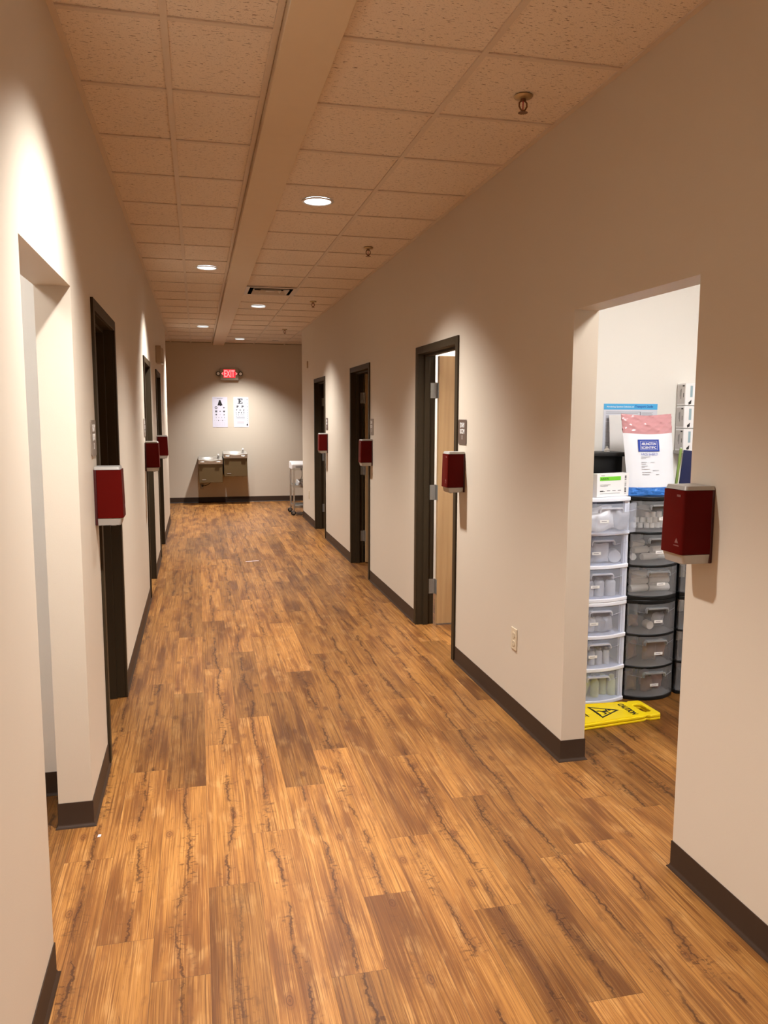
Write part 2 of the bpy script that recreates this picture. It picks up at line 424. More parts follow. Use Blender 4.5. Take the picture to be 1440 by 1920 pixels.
def wall_with_holes(mb, x0, x1, ya, yb, holes):
    y = ya
    for h0, h1, hz in sorted(holes):
        mb.box(x0, x1, y, h0, 0, H); mb.box(x0, x1, h0, h1, hz, H); y = h1
    mb.box(x0, x1, y, yb, 0, H)

mb = MB(); wall_with_holes(mb, XR, XR+WT, YF, YE, [(*R_OPEN, OPZ)] + [(a+.03, b-.03, DZ-.03) for a, b in RD])
struct(mb.build('wall_right', M['wall']), 'cream corridor wall with the wide opening and three door frames')
mb = MB(); wall_with_holes(mb, XL-WL, XL, YF, YE, [(*L_OPEN, OPZ)] + [(a+.03, b-.03, DZ-.03) for a, b in LD])
struct(mb.build('wall_left', M['wall']), 'cream corridor wall opposite the supply room')
struct(MB().box(-4.2, 4.6, YB, YB+.12, 0, H).build('wall_back', M['wall']), 'cream end wall behind the drinking fountains')
struct(MB().box(-4.2, 4.6, YF-.12, YF, 0, H).build('wall_front', M['wall']))
# rooms behind the two corridor walls
mb = MB()
mb.box(XR+WT, 4.2, 4.40, 4.52, 0, H).box(4.2, 4.3, 0.6, 4.52, 0, H).box(XR+WT, 4.3, 0.5, 0.6, 0, H)
struct(mb.build('wall_supply_room', M['wall_white']))
mb = MB().box(4.3, 4.4, 4.52, YE, 0, H).box(XR+WT, 4.3, 7.05, 7.15, 0, H).box(XR+WT, 4.3, 9.6, 9.7, 0, H).box(XR+WT, 4.4, YE-.12, YE, 0, H)
struct(mb.build('wall_exam_rooms', M['wall_white']))
mb = MB().box(-2.6, XL-WL, 3.46, 3.58, 0, H).box(-2.7, -2.6, 0.5, 3.58, 0, H).box(-2.7, XL-WL, 0.4, 0.5, 0, H)
struct(mb.build('wall_side_room', M['wall_white']))
mb = MB().box(-2.7, -2.6, 3.58, YE, 0, H).box(-2.6, XL-WL, 6.4, 6.5, 0, H).box(-2.6, XL-WL, 8.65, 8.75, 0, H).box(-2.7, XL-WL, YE-.12, YE, 0, H)
struct(mb.build('wall_side_rooms', M['wall_white']))
struct(MB().box(-4.3, -4.2, YE-.12, YB, 0, H).build('wall_cross_hall_left', M['wall']))
struct(MB().box(4.6, 4.7, YE-.12, YB, 0, H).build('wall_cross_hall_right', M['wall']))

# floor: one mesh of staggered planks
PW, PL = 0.169, 1.2125
known = {-1: 2.188, 2: 2.092, -2: 2.388, 4: 2.795, 0: 2.62, 1: 2.95, 3: 2.45, -3: 2.89, 5: 2.30, 6: 3.05}
tones = {(-1, 1): 0.66, (2, 1): 0.62, (-1, 0): 1.12, (1, 0): 1.10, (0, 0): 1.12, (-2, -1): 1.05, (3, 0): 1.12, (4, 0): .88, (2, 0): 1.1, (-3, 0): 1.0, (1, -1): 1.1, (-1, -1): 0.95, (2, -1): .8, (5, 0): 0.9}
kinds = {(0, 0): 1, (-1, 0): 1, (1, 0): 1, (1, -1): 1, (2, 0): 1, (3, 0): 1, (-1, 1): 0, (2, 1): 0, (0, 1): 1, (1, 1): 1, (0, -1): .6, (3, 1): 1}
vs, fs, uvs, seeds, tn, kd = [], [], [], [], [], []
for k in range(-25, 30):
    x0 = -0.168 + PW*(k+1); off = known.get(k, random.uniform(2, 2+PL))
    for j in range(-6, 13):
        a, b = off + PL*j, off + PL*(j+1)
        if b < YF or a > YB: continue
        i = len(vs); vs += [(x0, a, 0), (x0+PW, a, 0), (x0+PW, b, 0), (x0, b, 0)]
        fs.append((i, i+1, i+2, i+3))
        fl = random.random() < 0.5
        uvs += [(0, 0), (PW, 0), (PW, PL), (0, PL)] if fl else [(PW, PL), (0, PL), (0, 0), (PW, 0)]
        seeds.append((random.random(), random.random(), random.random()))
        t = random.choice([random.uniform(.66, .82), random.uniform(.8, 1.02), random.uniform(.9, 1.12)])
        tn.append(tones.get((k, j), t)); kd.append(kinds.get((k, j), 1.0 if random.random() < .7 else random.choice([0, .25])))
me = bpy.data.meshes.new('floor'); me.from_pydata(vs, [], fs)
ul = me.uv_layers.new(name='plank')
for i, c in enumerate(uvs): ul.data[i].uv = c
at = me.attributes.new('seed', 'FLOAT_VECTOR', 'FACE'); at.data.foreach_set('vector', [x for s_ in seeds for x in s_])
at = me.attributes.new('tone', 'FLOAT', 'FACE'); at.data.foreach_set('value', tn)
at = me.attributes.new('kind', 'FLOAT', 'FACE'); at.data.foreach_set('value', kd)
me.materials.append(M['floor'])
fl = bpy.data.objects.new('floor', me); COL.objects.link(fl); struct(fl, 'warm rustic pine plank floor')

# ceiling tiles, with round holes for the lamps and square ones for the vent
BX0, BX1, BZ = 0.312, 0.512, H-0.042
xs_t = [-4.2, -3.486, -2.876, -2.267, -1.657, -1.048, XL, -0.0765, BX0, BX1, 1.053, XR, 2.2336, 2.843, 3.453, 4.0, 4.7]
ys_t = [YF] + [Y0 + T2*i for i in range(-10, 20)] + [YB]
LAMPS = [(0.118, Y0-T2*.5, 'near side opening'), (0.757, Y0+T2*3.5, ''), (0.118, Y0+T2*7.5, ''), (0.757, Y0+T2*11.5, ''), (0.118, Y0+T2*15.5, ''), (0.757, Y0+T2*18.5, ''),
         (0.757, Y0-T2*4.5, ''), (0.118, Y0-T2*8.5, '')]
VENT = (BX1, 1.053, Y0+T2*9, Y0+T2*10)
LR = 0.084
ZT = H + 0.007
mb = MB()
for i in range(len(xs_t)-1):
    if xs_t[i] == BX0: continue
    for j in range(len(ys_t)-1):
        x0, x1, y0, y1 = xs_t[i], xs_t[i+1], ys_t[j], ys_t[j+1]
        xm, ym = (x0+x1)/2, (y0+y1)/2
        if abs(x0-VENT[0]) < .01 and abs(y0-VENT[2]) < .01: continue
        lp = [l for l in LAMPS if x0 < l[0] < x1 and y0 < l[1] < y1]
        if lp:
            cx, cyy = lp[0][:2]; n = 32; c, q = [], []
            for k in range(n):
                a = 2*PI*k/n + PI/n*0; dx, dy = math.cos(a), math.sin(a)
                c.append((cx+LR*dx, cyy+LR*dy, ZT))
                t = min(((x1 if dx > 0 else x0)-cx)/dx if abs(dx) > 1e-6 else 9, ((y1 if dy > 0 else y0)-cyy)/dy if abs(dy) > 1e-6 else 9)
                q.append((cx+t*dx, cyy+t*dy, ZT))
            # square corners
            fcs = []
            vsx = c + q
            for k in range(n): fcs.append((k, n+k, n+(k+1) % n, (k+1) % n))
            cor = []
            for X in (x0, x1):
                for Y in (y0, y1):
                    a = math.atan2(Y-cyy, X-cx) % (2*PI); k = int(a/(2*PI)*n) % n
                    vsx.append((X, Y, ZT)); fcs.append((n+k, len(vsx)-1, n+(k+1) % n))
            mb.add(vsx, fcs)
        else:
            mb.add([(x0, y0, ZT), (x1, y0, ZT), (x1, y1, ZT), (x0, y1, ZT)], [(0, 1, 2, 3)])
ceil = struct(mb.build('ceiling', M['tile'], fix=False), 'fissured white ceiling tiles in a dropped grid')
mb = MB(); tw = 0.012
for x in xs_t[1:-1]:
    a, b = x-tw, x+tw
    if x == XL: a, b = XL, XL+.022
    if x == XR: a, b = XR-.022, XR
    if x == BX0: a, b = BX0-.026, BX0-.004
    if x == BX1: a, b = BX1+.002, BX1+.012
    y = YF
    mb.box(a, b, y, YB, H, H+.006)
for y in ys_t[1:-1]:
    for i in range(len(xs_t)-1):
        if xs_t[i] == BX0: continue
        mb.box(xs_t[i]+tw, xs_t[i+1]-tw, y-tw, y+tw, H+.0008, H+.006)
mb.build('ceiling_grid', M['grid'], ceil)
struct(MB().box(BX0, BX1, YF, YB, BZ, H+.08).build('trim_1', M['soffit'], bevel=0.003), 'smooth dropped soffit strip running down the ceiling')
struct(MB().box(-4.4, 4.8, YF-.2, YB+.2, H+.26, H+.34).build('light_block_slab', M['vent_dark']))  # unseen slab added above the ceiling to block light leaks

# vinyl cove base
PROF = [(0, 0.1016), (0.003, 0.1016), (0.004, 0.098), (0.004, 0.016), (0.007, 0.008), (0.013, 0.003), (0.014, 0), (0, 0)]
def sweep(mb, path, side):
    n = len(path); P2 = [Vector((p[0], p[1])) for p in path]; rows = []
    for i, p in enumerate(P2):
        d1 = (P2[i]-P2[i-1]).normalized() if i > 0 else None
        d2 = (P2[i+1]-P2[i]).normalized() if i < n-1 else None
        nn = lambda d: Vector((-d.y, d.x))*side
        if d1 is None: m = nn(d2)
        elif d2 is None: m = nn(d1)
        else:
            a, b = nn(d1), nn(d2); m = (a+b)/(1+a.dot(b))
        rows.append([(p.x+m.x*t, p.y+m.y*t, z) for t, z in PROF])
    k = len(PROF); vs = [v for r_ in rows for v in r_]; fs = []
    for i in range(n-1):
        for j in range(k): fs.append((i*k+j, i*k+(j+1) % k, (i+1)*k+(j+1) % k, (i+1)*k+j))
    fs.append(tuple(range(k))); fs.append(tuple((n-1)*k+j for j in range(k)))
    mb.add(vs, fs)
mb = MB()
sweep(mb, [(XR, YF), (XR, R_OPEN[0]), (XR+WT, R_OPEN[0]), (XR+WT, 0.6)], 1)
sweep(mb, [(XR+WT, 4.40), (XR+WT, R_OPEN[1]), (XR, R_OPEN[1]), (XR, RD[0][0])], 1)
for a, b in ((RD[0][1], RD[1][0]), (RD[1][1], RD[2][0])): sweep(mb, [(XR, a), (XR, b)], 1)
sweep(mb, [(XR, RD[2][1]), (XR, YE), (4.6, YE)], 1)
struct(mb.build('baseboard_right', M['rubber'], smooth=True), 'dark brown vinyl cove base')
mb = MB()
sweep(mb, [(XL, YF), (XL, L_OPEN[0]), (XL-WL, L_OPEN[0]), (XL-WL, 0.5)], -1)
sweep(mb, [(-2.6, 3.46), (XL-WL, 3.46), (XL-WL, L_OPEN[1]), (XL, L_OPEN[1]), (XL, LD[0][0])], -1)
for a, b in ((LD[0][1], LD[1][0]), (LD[1][1], LD[2][0])): sweep(mb, [(XL, a), (XL, b)], -1)
sweep(mb, [(XL, LD[2][1]), (XL, YE), (-4.2, YE)], -1)
struct(mb.build('baseboard_left', M['rubber'], smooth=True), 'dark brown vinyl cove base')
mb = MB(); sweep(mb, [(-4.2, YB), (4.6, YB)], -1)
struct(mb.build('baseboard_back', M['rubber'], smooth=True), 'dark brown vinyl cove base')
mb = MB(); sweep(mb, [(XR+WT, 4.40), (4.2, 4.40)], -1)
struct(mb.build('baseboard_supply_room', M['rubber'], smooth=True))

# door frames; local: corridor face at y=0 looking -y, x runs along the wall, wall behind is 0..WT
def door(name, loc, rz, wdt, hinge_side, label, leaf, WT=WT):
    t = thing(name, loc, rz, label, None, None, 'structure')
    f = MB(); hw = wdt/2; fw = .052; pr = .012
    for y0, y1 in ((-pr, 0), (WT, WT+pr)):
        f.box(-hw, -hw+fw, y0, y1, 0, DZ).box(hw-fw, hw, y0, y1, 0, DZ).box(-hw+fw, hw-fw, y0, y1, DZ-fw, DZ)
    f.box(-hw+.03, -hw+fw, 0, WT, 0, DZ-.03).box(hw-fw, hw-.03, 0, WT, 0, DZ-.03).box(-hw+fw, hw-fw, 0, WT, DZ-fw, DZ-.03)
    st = .016
    f.box(-hw+fw, -hw+fw+st, .045, .085, 0, DZ-fw).box(hw-fw-st, hw-fw, .045, .085, 0, DZ-fw).box(-hw+fw+st, hw-fw-st, .045, .085, DZ-fw-st, DZ-fw)
    f.build('frame', M['frame'], t, bevel=0.0018)
    s = hinge_side; hx = s*(hw-fw)
    py = WT + pr + .003                        # hinge pin, just proud of the room face
    if leaf:
        lf = MB()
        xa, xb = sorted((hx-s*.004, hx-s*.048))
        lw = wdt-2*fw-.008
        lf.box(xa, xb, py+.012, py+.012+lw, .012, DZ-fw-.01)
        l_ = lf.build('door_leaf', M['leaf'], t, bevel=0.0015)
        hd = MB(); zz = .99
        yy = py+.012+lw-.07
        for sx in (xa, xb):
            d = -1 if sx == xa else 1
            hd.lathe([(.026, 0), (.026, .008), (.010, .010), (.010, .05)], 16, Matrix.Translation((sx, yy, zz)) @ Matrix.Rotation(d*PI/2, 4, 'Y'))
            x0, x1 = sorted((sx+d*.042, sx+d*.058)); hd.box(x0, x1, yy-.11, yy+.012, zz-.009, zz+.009)
        hd.build('lever_handle', M['hinge'], l_, bevel=.002)
    for zh in (.30, 1.03, 1.80):
        h_ = MB()
        x0, x1 = sorted((hx, hx-s*.003)); h_.box(x0, x1, WT-.026, py, zh-.057, zh+.057)
        h_.lathe([(.0065, zh-.06), (.0065, zh+.06)], 12, Matrix.Translation((hx-s*.003, py+.003, 0)))
        if leaf:
            xx = hx-s*.004
            x0, x1 = sorted((xx, xx-s*.040)); h_.box(x0, x1, py+.0085, py+.0118, zh-.057, zh+.057)
        for dz in (-.038, 0, .038):
            h_.lathe([(.005, 0), (.005, .0015)], 8, Matrix.Translation((hx-s*.003, WT-.02, zh+dz)) @ Matrix.Rotation(-s*PI/2, 4, 'Y'))
        h_.build('hinge', M['hinge'], t)
    return t
for i, (a, b) in enumerate(RD):
    door('door_%d' % (i+1), (XR, (a+b)/2, 0), RW, b-a, -1, ['dark brown door frame with a maple door standing open into a lit room', 'dark brown door frame with a maple door edge and a dark room behind', 'dark brown door frame farthest along the fountain end of the wall'][i], True)
for i, (a, b) in enumerate(LD):
    door('door_%d' % (i+4), (XL, (a+b)/2, 0), LW, b-a, 1, ['dark brown door frame beside the blank side opening', 'dark brown door frame under the narrow streak of lamp light', 'dark brown door frame below the high wall box'][i], False, WL)

# ------------------------------------------------------------------ ceiling fittings
def downlight(loc, label, first=[None]):
    if first[0] is None:
        t = thing('recessed_downlight', loc, 0, label, 'ceiling light', 'recessed downlights')
        MB().lathe([(LR-.002, .006), (LR-.002, -.002), (LR+.004, -.006), (LR+.014, -.003), (LR+.015, -.0005), (LR-.002, -.0005)], 40, cap=False).build('trim_ring', M['trim_ring'], t, smooth=True)
        MB().lathe([(LR-.001, .0075), (LR-.001, .045), (LR-.03, .118)], 40, cap=False).build('reflector', M['can'], t, smooth=True)
        MB().lathe([(.002, .022), (.03, .024), (.06, .030), (LR-.004, .040)], 32).build('lens', M['lens'], t, smooth=True)
        ld = bpy.data.lights.new('bulb', 'SPOT'); ld.spot_size = math.radians(110); ld.spot_blend = 1.0; ld.shadow_soft_size = 0.055; ld.energy = DOWN_W; ld.color = DOWN_C
        lo = bpy.data.objects.new('bulb', ld); COL.objects.link(lo); lo.parent = t; lo.location = (0, 0, .012)
        first[0] = t; return t
    t = copy_tree(first[0]); t.location = loc; t['label'] = label
    return t
names = ['round recessed downlight in the ceiling above the side opening', 'largest round downlight, nearest one in the tiles beside the supply room wall', 'first round downlight beyond the soffit, in the narrow tile strip',
         'round downlight in the wide tile strip just past the square vent', 'farther round downlight in the narrow tile strip', 'farthest small round downlight, in front of the exit sign',
         'round recessed downlight behind the viewer over the supply wall side', 'round recessed downlight behind the viewer in the narrow strip']
for (x, y, _), nm in zip(LAMPS, names): downlight((x, y, H), nm)

# square vent
vx, vy = (VENT[0]+VENT[1])/2+.006, (VENT[2]+VENT[3])/2
t = thing('ceiling_vent', (vx, vy, H), 0, 'square stepped air vent with dark slots set in the ceiling tiles', 'air vent')
def sq_ring(mb, a0, z0, a1, z1, th=.0015):
    vs, fs = [], []
    for a, z in ((a0, z0), (a1, z1), (a1, z1+th), (a0, z0+th)):
        vs += [(-a, -a, z), (a, -a, z), (a, a, z), (-a, a, z)]
    for r_ in range(4):
        for k in range(4):
            fs.append((r_*4+k, r_*4+(k+1) % 4, ((r_+1) % 4)*4+(k+1) % 4, ((r_+1) % 4)*4+k))
    mb.add(vs, fs)
mb = MB(); sq_ring(mb, .282, -.004, .225, -.004); mb.build('flange', M['vent'], t)
for a in (.188, .112):
    mb = MB(); sq_ring(mb, a, -.010, a-.034, .030); mb.build('louver', M['vent'], t)
MB().box(-.045, .045, -.045, .045, -.002, .004).build('centre_plate', M['vent'], t)
mb = MB(); sq_ring(mb, .232, -.002, .232, .13); mb.box(-.232, .232, -.232, .232, .13, .132); mb.build('duct', M['vent_dark'], t)

def sprinkler(loc, label, first=[None]):
    if first[0] is None:
        t = thing('fire_sprinkler', loc, 0, label, 'sprinkler', 'pendent fire sprinklers')
        MB().lathe([(.012, .006), (.036, .004), (.040, -.001), (.036, -.006), (.018, -.011), (.012, -.011)], 28).build('escutcheon', M['brass'], t, smooth=True)
        mb = MB().lathe([(.011, -.008), (.011, -.018), (.008, -.020)], 16)
        for s in (-1, 1):
            mb.tube([(s*.008, 0, -.018), (s*.016, 0, -.026), (s*.017, 0, -.040), (s*.010, 0, -.052), (s*.003, 0, -.058)], .0035, 8)
        mb.lathe([(.006, -.055), (.006, -.064)], 12)
        mb.build('frame', M['bronze'], t, smooth=True)
        MB().lathe([(.0025, -.020), (.0025, -.056)], 8).build('bulb', M['ink_red'], t)
        mb = MB()
        for k in range(12):
            a = 2*PI*k/12; m_ = Matrix.Rotation(a, 4, 'Z')
            mb.prism([(.004, -.003), (.019, -.0035), (.020, .0035), (.004, .003)], 'z', -.0655, -.0640, m_)
        mb.lathe([(.008, -.0655), (.008, -.0635)], 16)
        mb.build('deflector', M['bronze'], t)
        first[0] = t; return t
    t = copy_tree(first[0]); t.location = loc; t['label'] = label; return t
for y, lb in ((3.245, 'bronze sprinkler head nearest, in the tiles by the supply room wall'), (6.32, 'second bronze sprinkler head, beyond the first round lamp'),
              (9.39, 'third small bronze sprinkler head, level with the square vent'), (12.47, 'smallest bronze sprinkler head, far down by the end wall')):
    sprinkler((1.345, y, H+.002), lb)
t = thing('ceiling_cover_plate', (1.38, 14.36, H), 0, 'flat round cover plate on the last ceiling tiles', 'cover plate')
MB().lathe([(.055, .003), (.055, -.003), (.05, -.007), (.01, -.008)], 28).build('plate', M['vent'], t, smooth=True)

# lit ceiling panels of the rooms (real fixtures; not in this view)
def panel(loc, key, label, w_=.60, l_=.9):
    t = thing('ceiling_panel_light', loc, 0, label, 'ceiling light')
    MB().box(-w_/2, w_/2, -l_/2, l_/2, -.012, -.010).build('diffuser', M['panel'][key], t)
    mb = MB()
    for a in (-1, 1):
        mb.box(min(a*w_/2, a*(w_/2+.02)), max(a*w_/2, a*(w_/2+.02)), -l_/2-.02, l_/2+.02, -.02, 0)
        mb.box(-w_/2, w_/2, min(a*l_/2, a*(l_/2+.02)), max(a*l_/2, a*(l_/2+.02)), -.02, 0)
    mb.build('frame', M['vent'], t)
panel((2.60, 2.55, H), 'supply', 'lit panel light in the supply room ceiling')
panel((2.75, 5.9, H), 'exam', 'lit panel light in the first exam room ceiling')
panel((-1.45, 2.2, H), 'side', 'lit panel light in the side room ceiling')

# ------------------------------------------------------------------ red dispensers
def rr(x0, x1, y0, y1, r, n=5, front_only=True):
    """plan outline of a box whose front (low y) corners are rounded"""
    p = [(x1, y1), (x0, y1)]
    for k in range(n+1):
        a = PI + (PI/2)*k/n; p.append((x0+r+r*math.cos(a), y0+r+r*math.sin(a)))
    for k in range(n+1):
        a = 1.5*PI + (PI/2)*k/n; p.append((x1-r+r*math.cos(a), y0+r+r*math.sin(a)))
    return p
def loft(mb, a, za, b, zb):
    n = len(a)
    vs = [(x, y, za) for x, y in a] + [(x, y, zb) for x, y in b]
    mb.add(vs, [tuple(range(n)), tuple(range(n, 2*n))] + [(i, (i+1) % n, n+(i+1) % n, n+i) for i in range(n)])
def dispenser(loc, rz, label, first=[None]):
    if first[0] is None:
        t = thing('hand_sanitizer_dispenser', loc, rz, label, 'dispenser', 'red wall dispensers along the corridor')
        MB().box(-.058, .058, -.012, 0, .004, .246).build('back_plate', M['red_dark'], t, bevel=.003)
        mb = MB(); loft(mb, rr(-.060, .060, -.118, -.012, .010), .036, rr(-.0595, .0595, -.114, -.012, .010), .243)
        cov = mb.build('front_cover', M['red'], t, smooth=True)
        mb = MB(); loft(mb, rr(-.054, .054, -.104, -.012, .010), .004, rr(-.058, .058, -.112, -.012, .010), .034)
        mb.build('drip_tray', M['silver'], t, smooth=True)
        mb = MB(); loft(mb, rr(-.058, .058, -.110, -.004, .010), .2445, rr(-.055, .055, -.106, -.004, .010), .257)
        mb.build('top_cap', M['silver'], t, smooth=True)
        mb = MB()
        mb.prism([(.022, .072), (.042, .072), (.032, .088)], 'y', -.1182, -.1168).box(.018, .046, -.1184, -.1170, .062, .065)
        mb.build('triangle_mark', M['emboss'], cov)
        MB().box(.020, .040, -.1152, -.1140, .222, .229).build('brand_mark', M['emboss'], cov)
        MB().lathe([(.012, -.004), (.010, .004)], 12, Matrix.Translation((0, -.07, 0))).build('nozzle', M['tub_grey'], t)
        first[0] = t; return t
    t = copy_tree(first[0]); t.location = loc; t.rotation_euler = (0, 0, rz); t['label'] = label; return t
DZ0 = 1.131
for y, lb in ((2.300, 'large red dispenser mounted beside the supply room opening'), (4.775, 'red dispenser under the brown EXAM ROOM 1 sign, by the open maple door'),
              (7.475, 'red dispenser between the open maple door and the farthest doorway of that wall'), (10.150, 'smallest red dispenser, on the supply room wall near the fountains')):
    dispenser((XR, y, DZ0), RW, lb)
for y, lb in ((3.650, 'red dispenser beside the first doorway, across from the open maple door'), (7.100, 'red dispenser overlapping another red one, nearer of the pair'), (9.180, 'red dispenser partly hidden behind another, by the last doorway')):
    dispenser((XL, y, DZ0), LW, lb)

def room_sign(loc, rz, num, mat, label, inked=True):
    t = thing('room_sign', loc, rz, label, 'sign', 'exam room signs')
    MB().prism(rrect(.150, .155, .012), 'y', -.005, 0).build('plate', mat, t, bevel=.001)
    mb = MB()
    mb.text('EXAM', 0, .043, .080, .030, y=-.0052, bold=.012).text('ROOM', 0, .004, .086, .030, y=-.0052, bold=.012).text(num, 0, -.033, None, .026, y=-.0052, bold=.01)
    mb.build('lettering', M['white_ink'], t)
def rrect(w_, h_, r, n=5, cx=0, cz=0):
    p = []
    for sx, sz, a0 in ((1, 1, 0), (-1, 1, PI/2), (-1, -1, PI), (1, -1, 1.5*PI)):
        for k in range(n+1):
            a = a0 + PI/2*k/n; p.append((cx+sx*(w_/2-r)+r*math.cos(a), cz+sz*(h_/2-r)+r*math.sin(a)))
    return p
room_sign((XR, 4.770, 1.511), RW, '1', M['sign_brown'], 'brown EXAM ROOM 1 sign beside the open maple door')
room_sign((XR, 7.455, 1.505), RW, '3', M['sign_grey'], 'taupe room sign beside the second doorway past the maple door')
room_sign((XR, 10.155, 1.505), RW, '5', M['sign_brown'], 'small dark room sign at the farthest doorway of the supply room wall')
room_sign((XL, 3.625, 1.511), LW, '2', M['sign_grey'], 'brown room sign seen edge-on at the first doorway after the side opening')
room_sign((XL, 7.075, 1.505), LW, '4', M['sign_grey'], 'thin sliver of a room sign at the second doorway opposite the exam rooms')

def outlet(loc, rz, label, name='wall_outlet', cat='outlet'):
    t = thing(name, loc, rz, label, cat)
    MB().prism(rrect(.074, .118, .004), 'y', -.006, 0).build('cover_plate', M['almond'], t, bevel=.002)
    for z in (-.0225, .0225):
        o = MB().prism(rrect(.034, .029, .010, cz=z), 'y', -.0085, -.004).build('receptacle', M['almond'], t)
        mb = MB()
        for x, hh in ((-.0065, .009), (.0065, .0075)): mb.box(x-.0011, x+.0011, -.0088, -.0084, z-hh/2+.003, z+hh/2+.003)
        mb.lathe([(.0024, 0), (.0024, .0004)], 10, Matrix.Translation((0, -.0084, z-.008)) @ Matrix.Rotation(PI/2, 4, 'X'))
        mb.build('slot', M['almond_dark'], o)
    MB().lathe([(.003, 0), (.003, .001)], 10, Matrix.Translation((0, -.0055, 0)) @ Matrix.Rotation(PI/2, 4, 'X')).build('screw', M['hinge'], t)
outlet((XR, 3.866, .43), RW, 'almond duplex outlet low on the wall between the supply room and maple door')
outlet((XR, 11.890, .43), RW, 'tiny almond outlet low on the wall just past the farthest doorway')
t = thing('tan_wall_box', (XR, 11.905, 2.36), RW, 'thin tan box high on the wall past the farthest doorway', 'wall box')  # unidentified thin box: housing with a raised face plate
MB().box(-.02, .02, -.02, 0, -.05, .05).build('housing', M['tan'], t, bevel=.004)
MB().box(-.014, .014, -.023, -.02, -.03, .03).build('face_plate', M['almond'], t)
t = thing('wall_box', (XL, 9.62, 2.20), LW, 'beige wall box mounted high above the last doorway', 'wall box')  # plain box of unidentified use; it gives no light
MB().box(-.16, .16, -.060, 0, 0, .19).build('housing', M['tan'], t, bevel=.006)
MB().prism([(-.13, -.060), (.13, -.060), (.11, -.080), (-.11, -.080)], 'z', .008, .165).build('front_cover', M['tan'], t, bevel=.006)
MB().box(-.10, .10, -.076, -.05, -.010, .0).build('chrome_clip', M['chrome'], t, bevel=.003)  # chrome clip along the underside, not a lens

# ------------------------------------------------------------------ end wall: exit sign, charts, fountains
t = thing('exit_sign', (.598, YB, 2.248), 0, 'red lit EXIT sign with two lamp heads on the end wall', 'exit sign')
MB().box(-.165, .165, -.055, 0, 0, .225).build('housing', M['exit_box'], t, bevel=.008)
face = MB().prism([(-.105, .045), (.105, .045), (.105, .090), (.145, .120), (.105, .150), (.105, .195), (-.105, .195), (-.105, .150), (-.145, .120), (-.105, .090)], 'y', -.058, -.0555).build('lit_face', M['exit_glow'], t)
mb = MB(); mb.text('EXIT', 0, .120, .188, .122, y=-.0583, thick=.0015, bold=.02)
for s in (-1, 1): mb.prism([(s*.116, .096), (s*.142, .120), (s*.116, .144), (s*.110, .136), (s*.126, .120), (s*.110, .104)], 'y', -.0600, -.0583)
mb.build('lettering', M['exit_letter'], t)
for s in (-1, 1):
    l_ = MB().lathe([(.030, -.012), (.040, .0), (.044, .03), (.040, .042)], 24, Matrix.Translation((s*.20, -.035, .118)) @ Matrix.Rotation(PI/2, 4, 'X')).box(min(s*.16, s*.175), max(s*.16, s*.175), -.05, -.02, .108, .128).build('lamp_head', M['lamp_dark'], t, smooth=True)
    MB().lathe([(.026, .0425), (.026, .045)], 20, Matrix.Translation((s*.20, -.035, .118)) @ Matrix.Rotation(PI/2, 4, 'X')).build('lamp_lens', M['chrome'], l_)

def star_poly(cx, cz, r0, r1, n, ph=PI/2):
    return [(cx+(r0 if k % 2 == 0 else r1)*math.cos(ph+PI*k/n), cz+(r0 if k % 2 == 0 else r1)*math.sin(ph+PI*k/n)) for k in range(2*n)]
def disc(cx, cz, r, n=18): return [(cx+r*math.cos(2*PI*k/n), cz+r*math.sin(2*PI*k/n)) for k in range(n)]
t = thing('eye_chart', (.417, YB, 1.392), 0, 'eye chart of picture symbols, hung above the lower fountain', 'eye chart')
MB().box(-.136, .136, -.003, 0, 0, .553).build('sheet', M['paper'], t)
mb = MB(); ya, yb = -.0038, -.0029
P_ = lambda poly: mb.prism(poly, 'y', ya, yb)
P_([(-.012, .498), (.012, .498), (.020, .470), (.046, .408), (-.040, .408), (-.022, .468)])
mb.box(-.044, .044, ya, yb, .400, .412); P_(disc(.012, .400, .012))
n = 20
for k in range(n):
    a0, a1 = 2*PI*k/n, 2*PI*(k+1)/n
    P_([(-.07+.024*math.cos(a0), .358+.024*math.sin(a0)), (-.07+.024*math.cos(a1), .358+.024*math.sin(a1)), (-.07+.014*math.cos(a1), .358+.014*math.sin(a1)), (-.07+.014*math.cos(a0), .358+.014*math.sin(a0))])
P_(star_poly(.072, .358, .020, .008, 4))
for dx in (-.014, 0, .014): mb.box(-.07+dx-.0045, -.07+dx+.0045, ya, yb, .272, .310)
mb.box(-.089, -.051, ya, yb, .286, .294)
P_(star_poly(.002, .292, .013, .009, 6))
P_([(.072, .270), (.091, .292), (.088, .305), (.078, .307), (.072, .300), (.066, .307), (.056, .305), (.053, .292)])
P_(disc(-.07, .232, .013)); P_(star_poly(.002, .232, .008, .004, 5)); P_([(.058, .222), (.086, .222), (.072, .243)])
for x in (-.070, -.024, .028, .074): P_(star_poly(x, .178, .008, .0045, 5))
for x, r_ in ((-.105, .003), (-.065, .004), (-.030, .009), (.010, .004), (.042, .009), (.085, .004)): P_(disc(x, .124, r_, 10))
for x in (-.08, -.05, -.02, .01, .04, .07): P_(disc(x, .080, .0032, 8)); P_(disc(x, .042, .0025, 8))
mb.box(-.10, .06, ya, yb, .528, .531); mb.box(-.055, .045, ya, yb, .519, .522)
mb.build('printed_symbols', M['ink'], t)
t = thing('eye_chart', (.799, YB, 1.394), 0, 'eye chart of letters topped by a big E, hung above the higher fountain', 'eye chart')
MB().box(-.136, .136, -.003, 0, 0, .553).build('sheet', M['paper_blue'], t)
mb = MB()
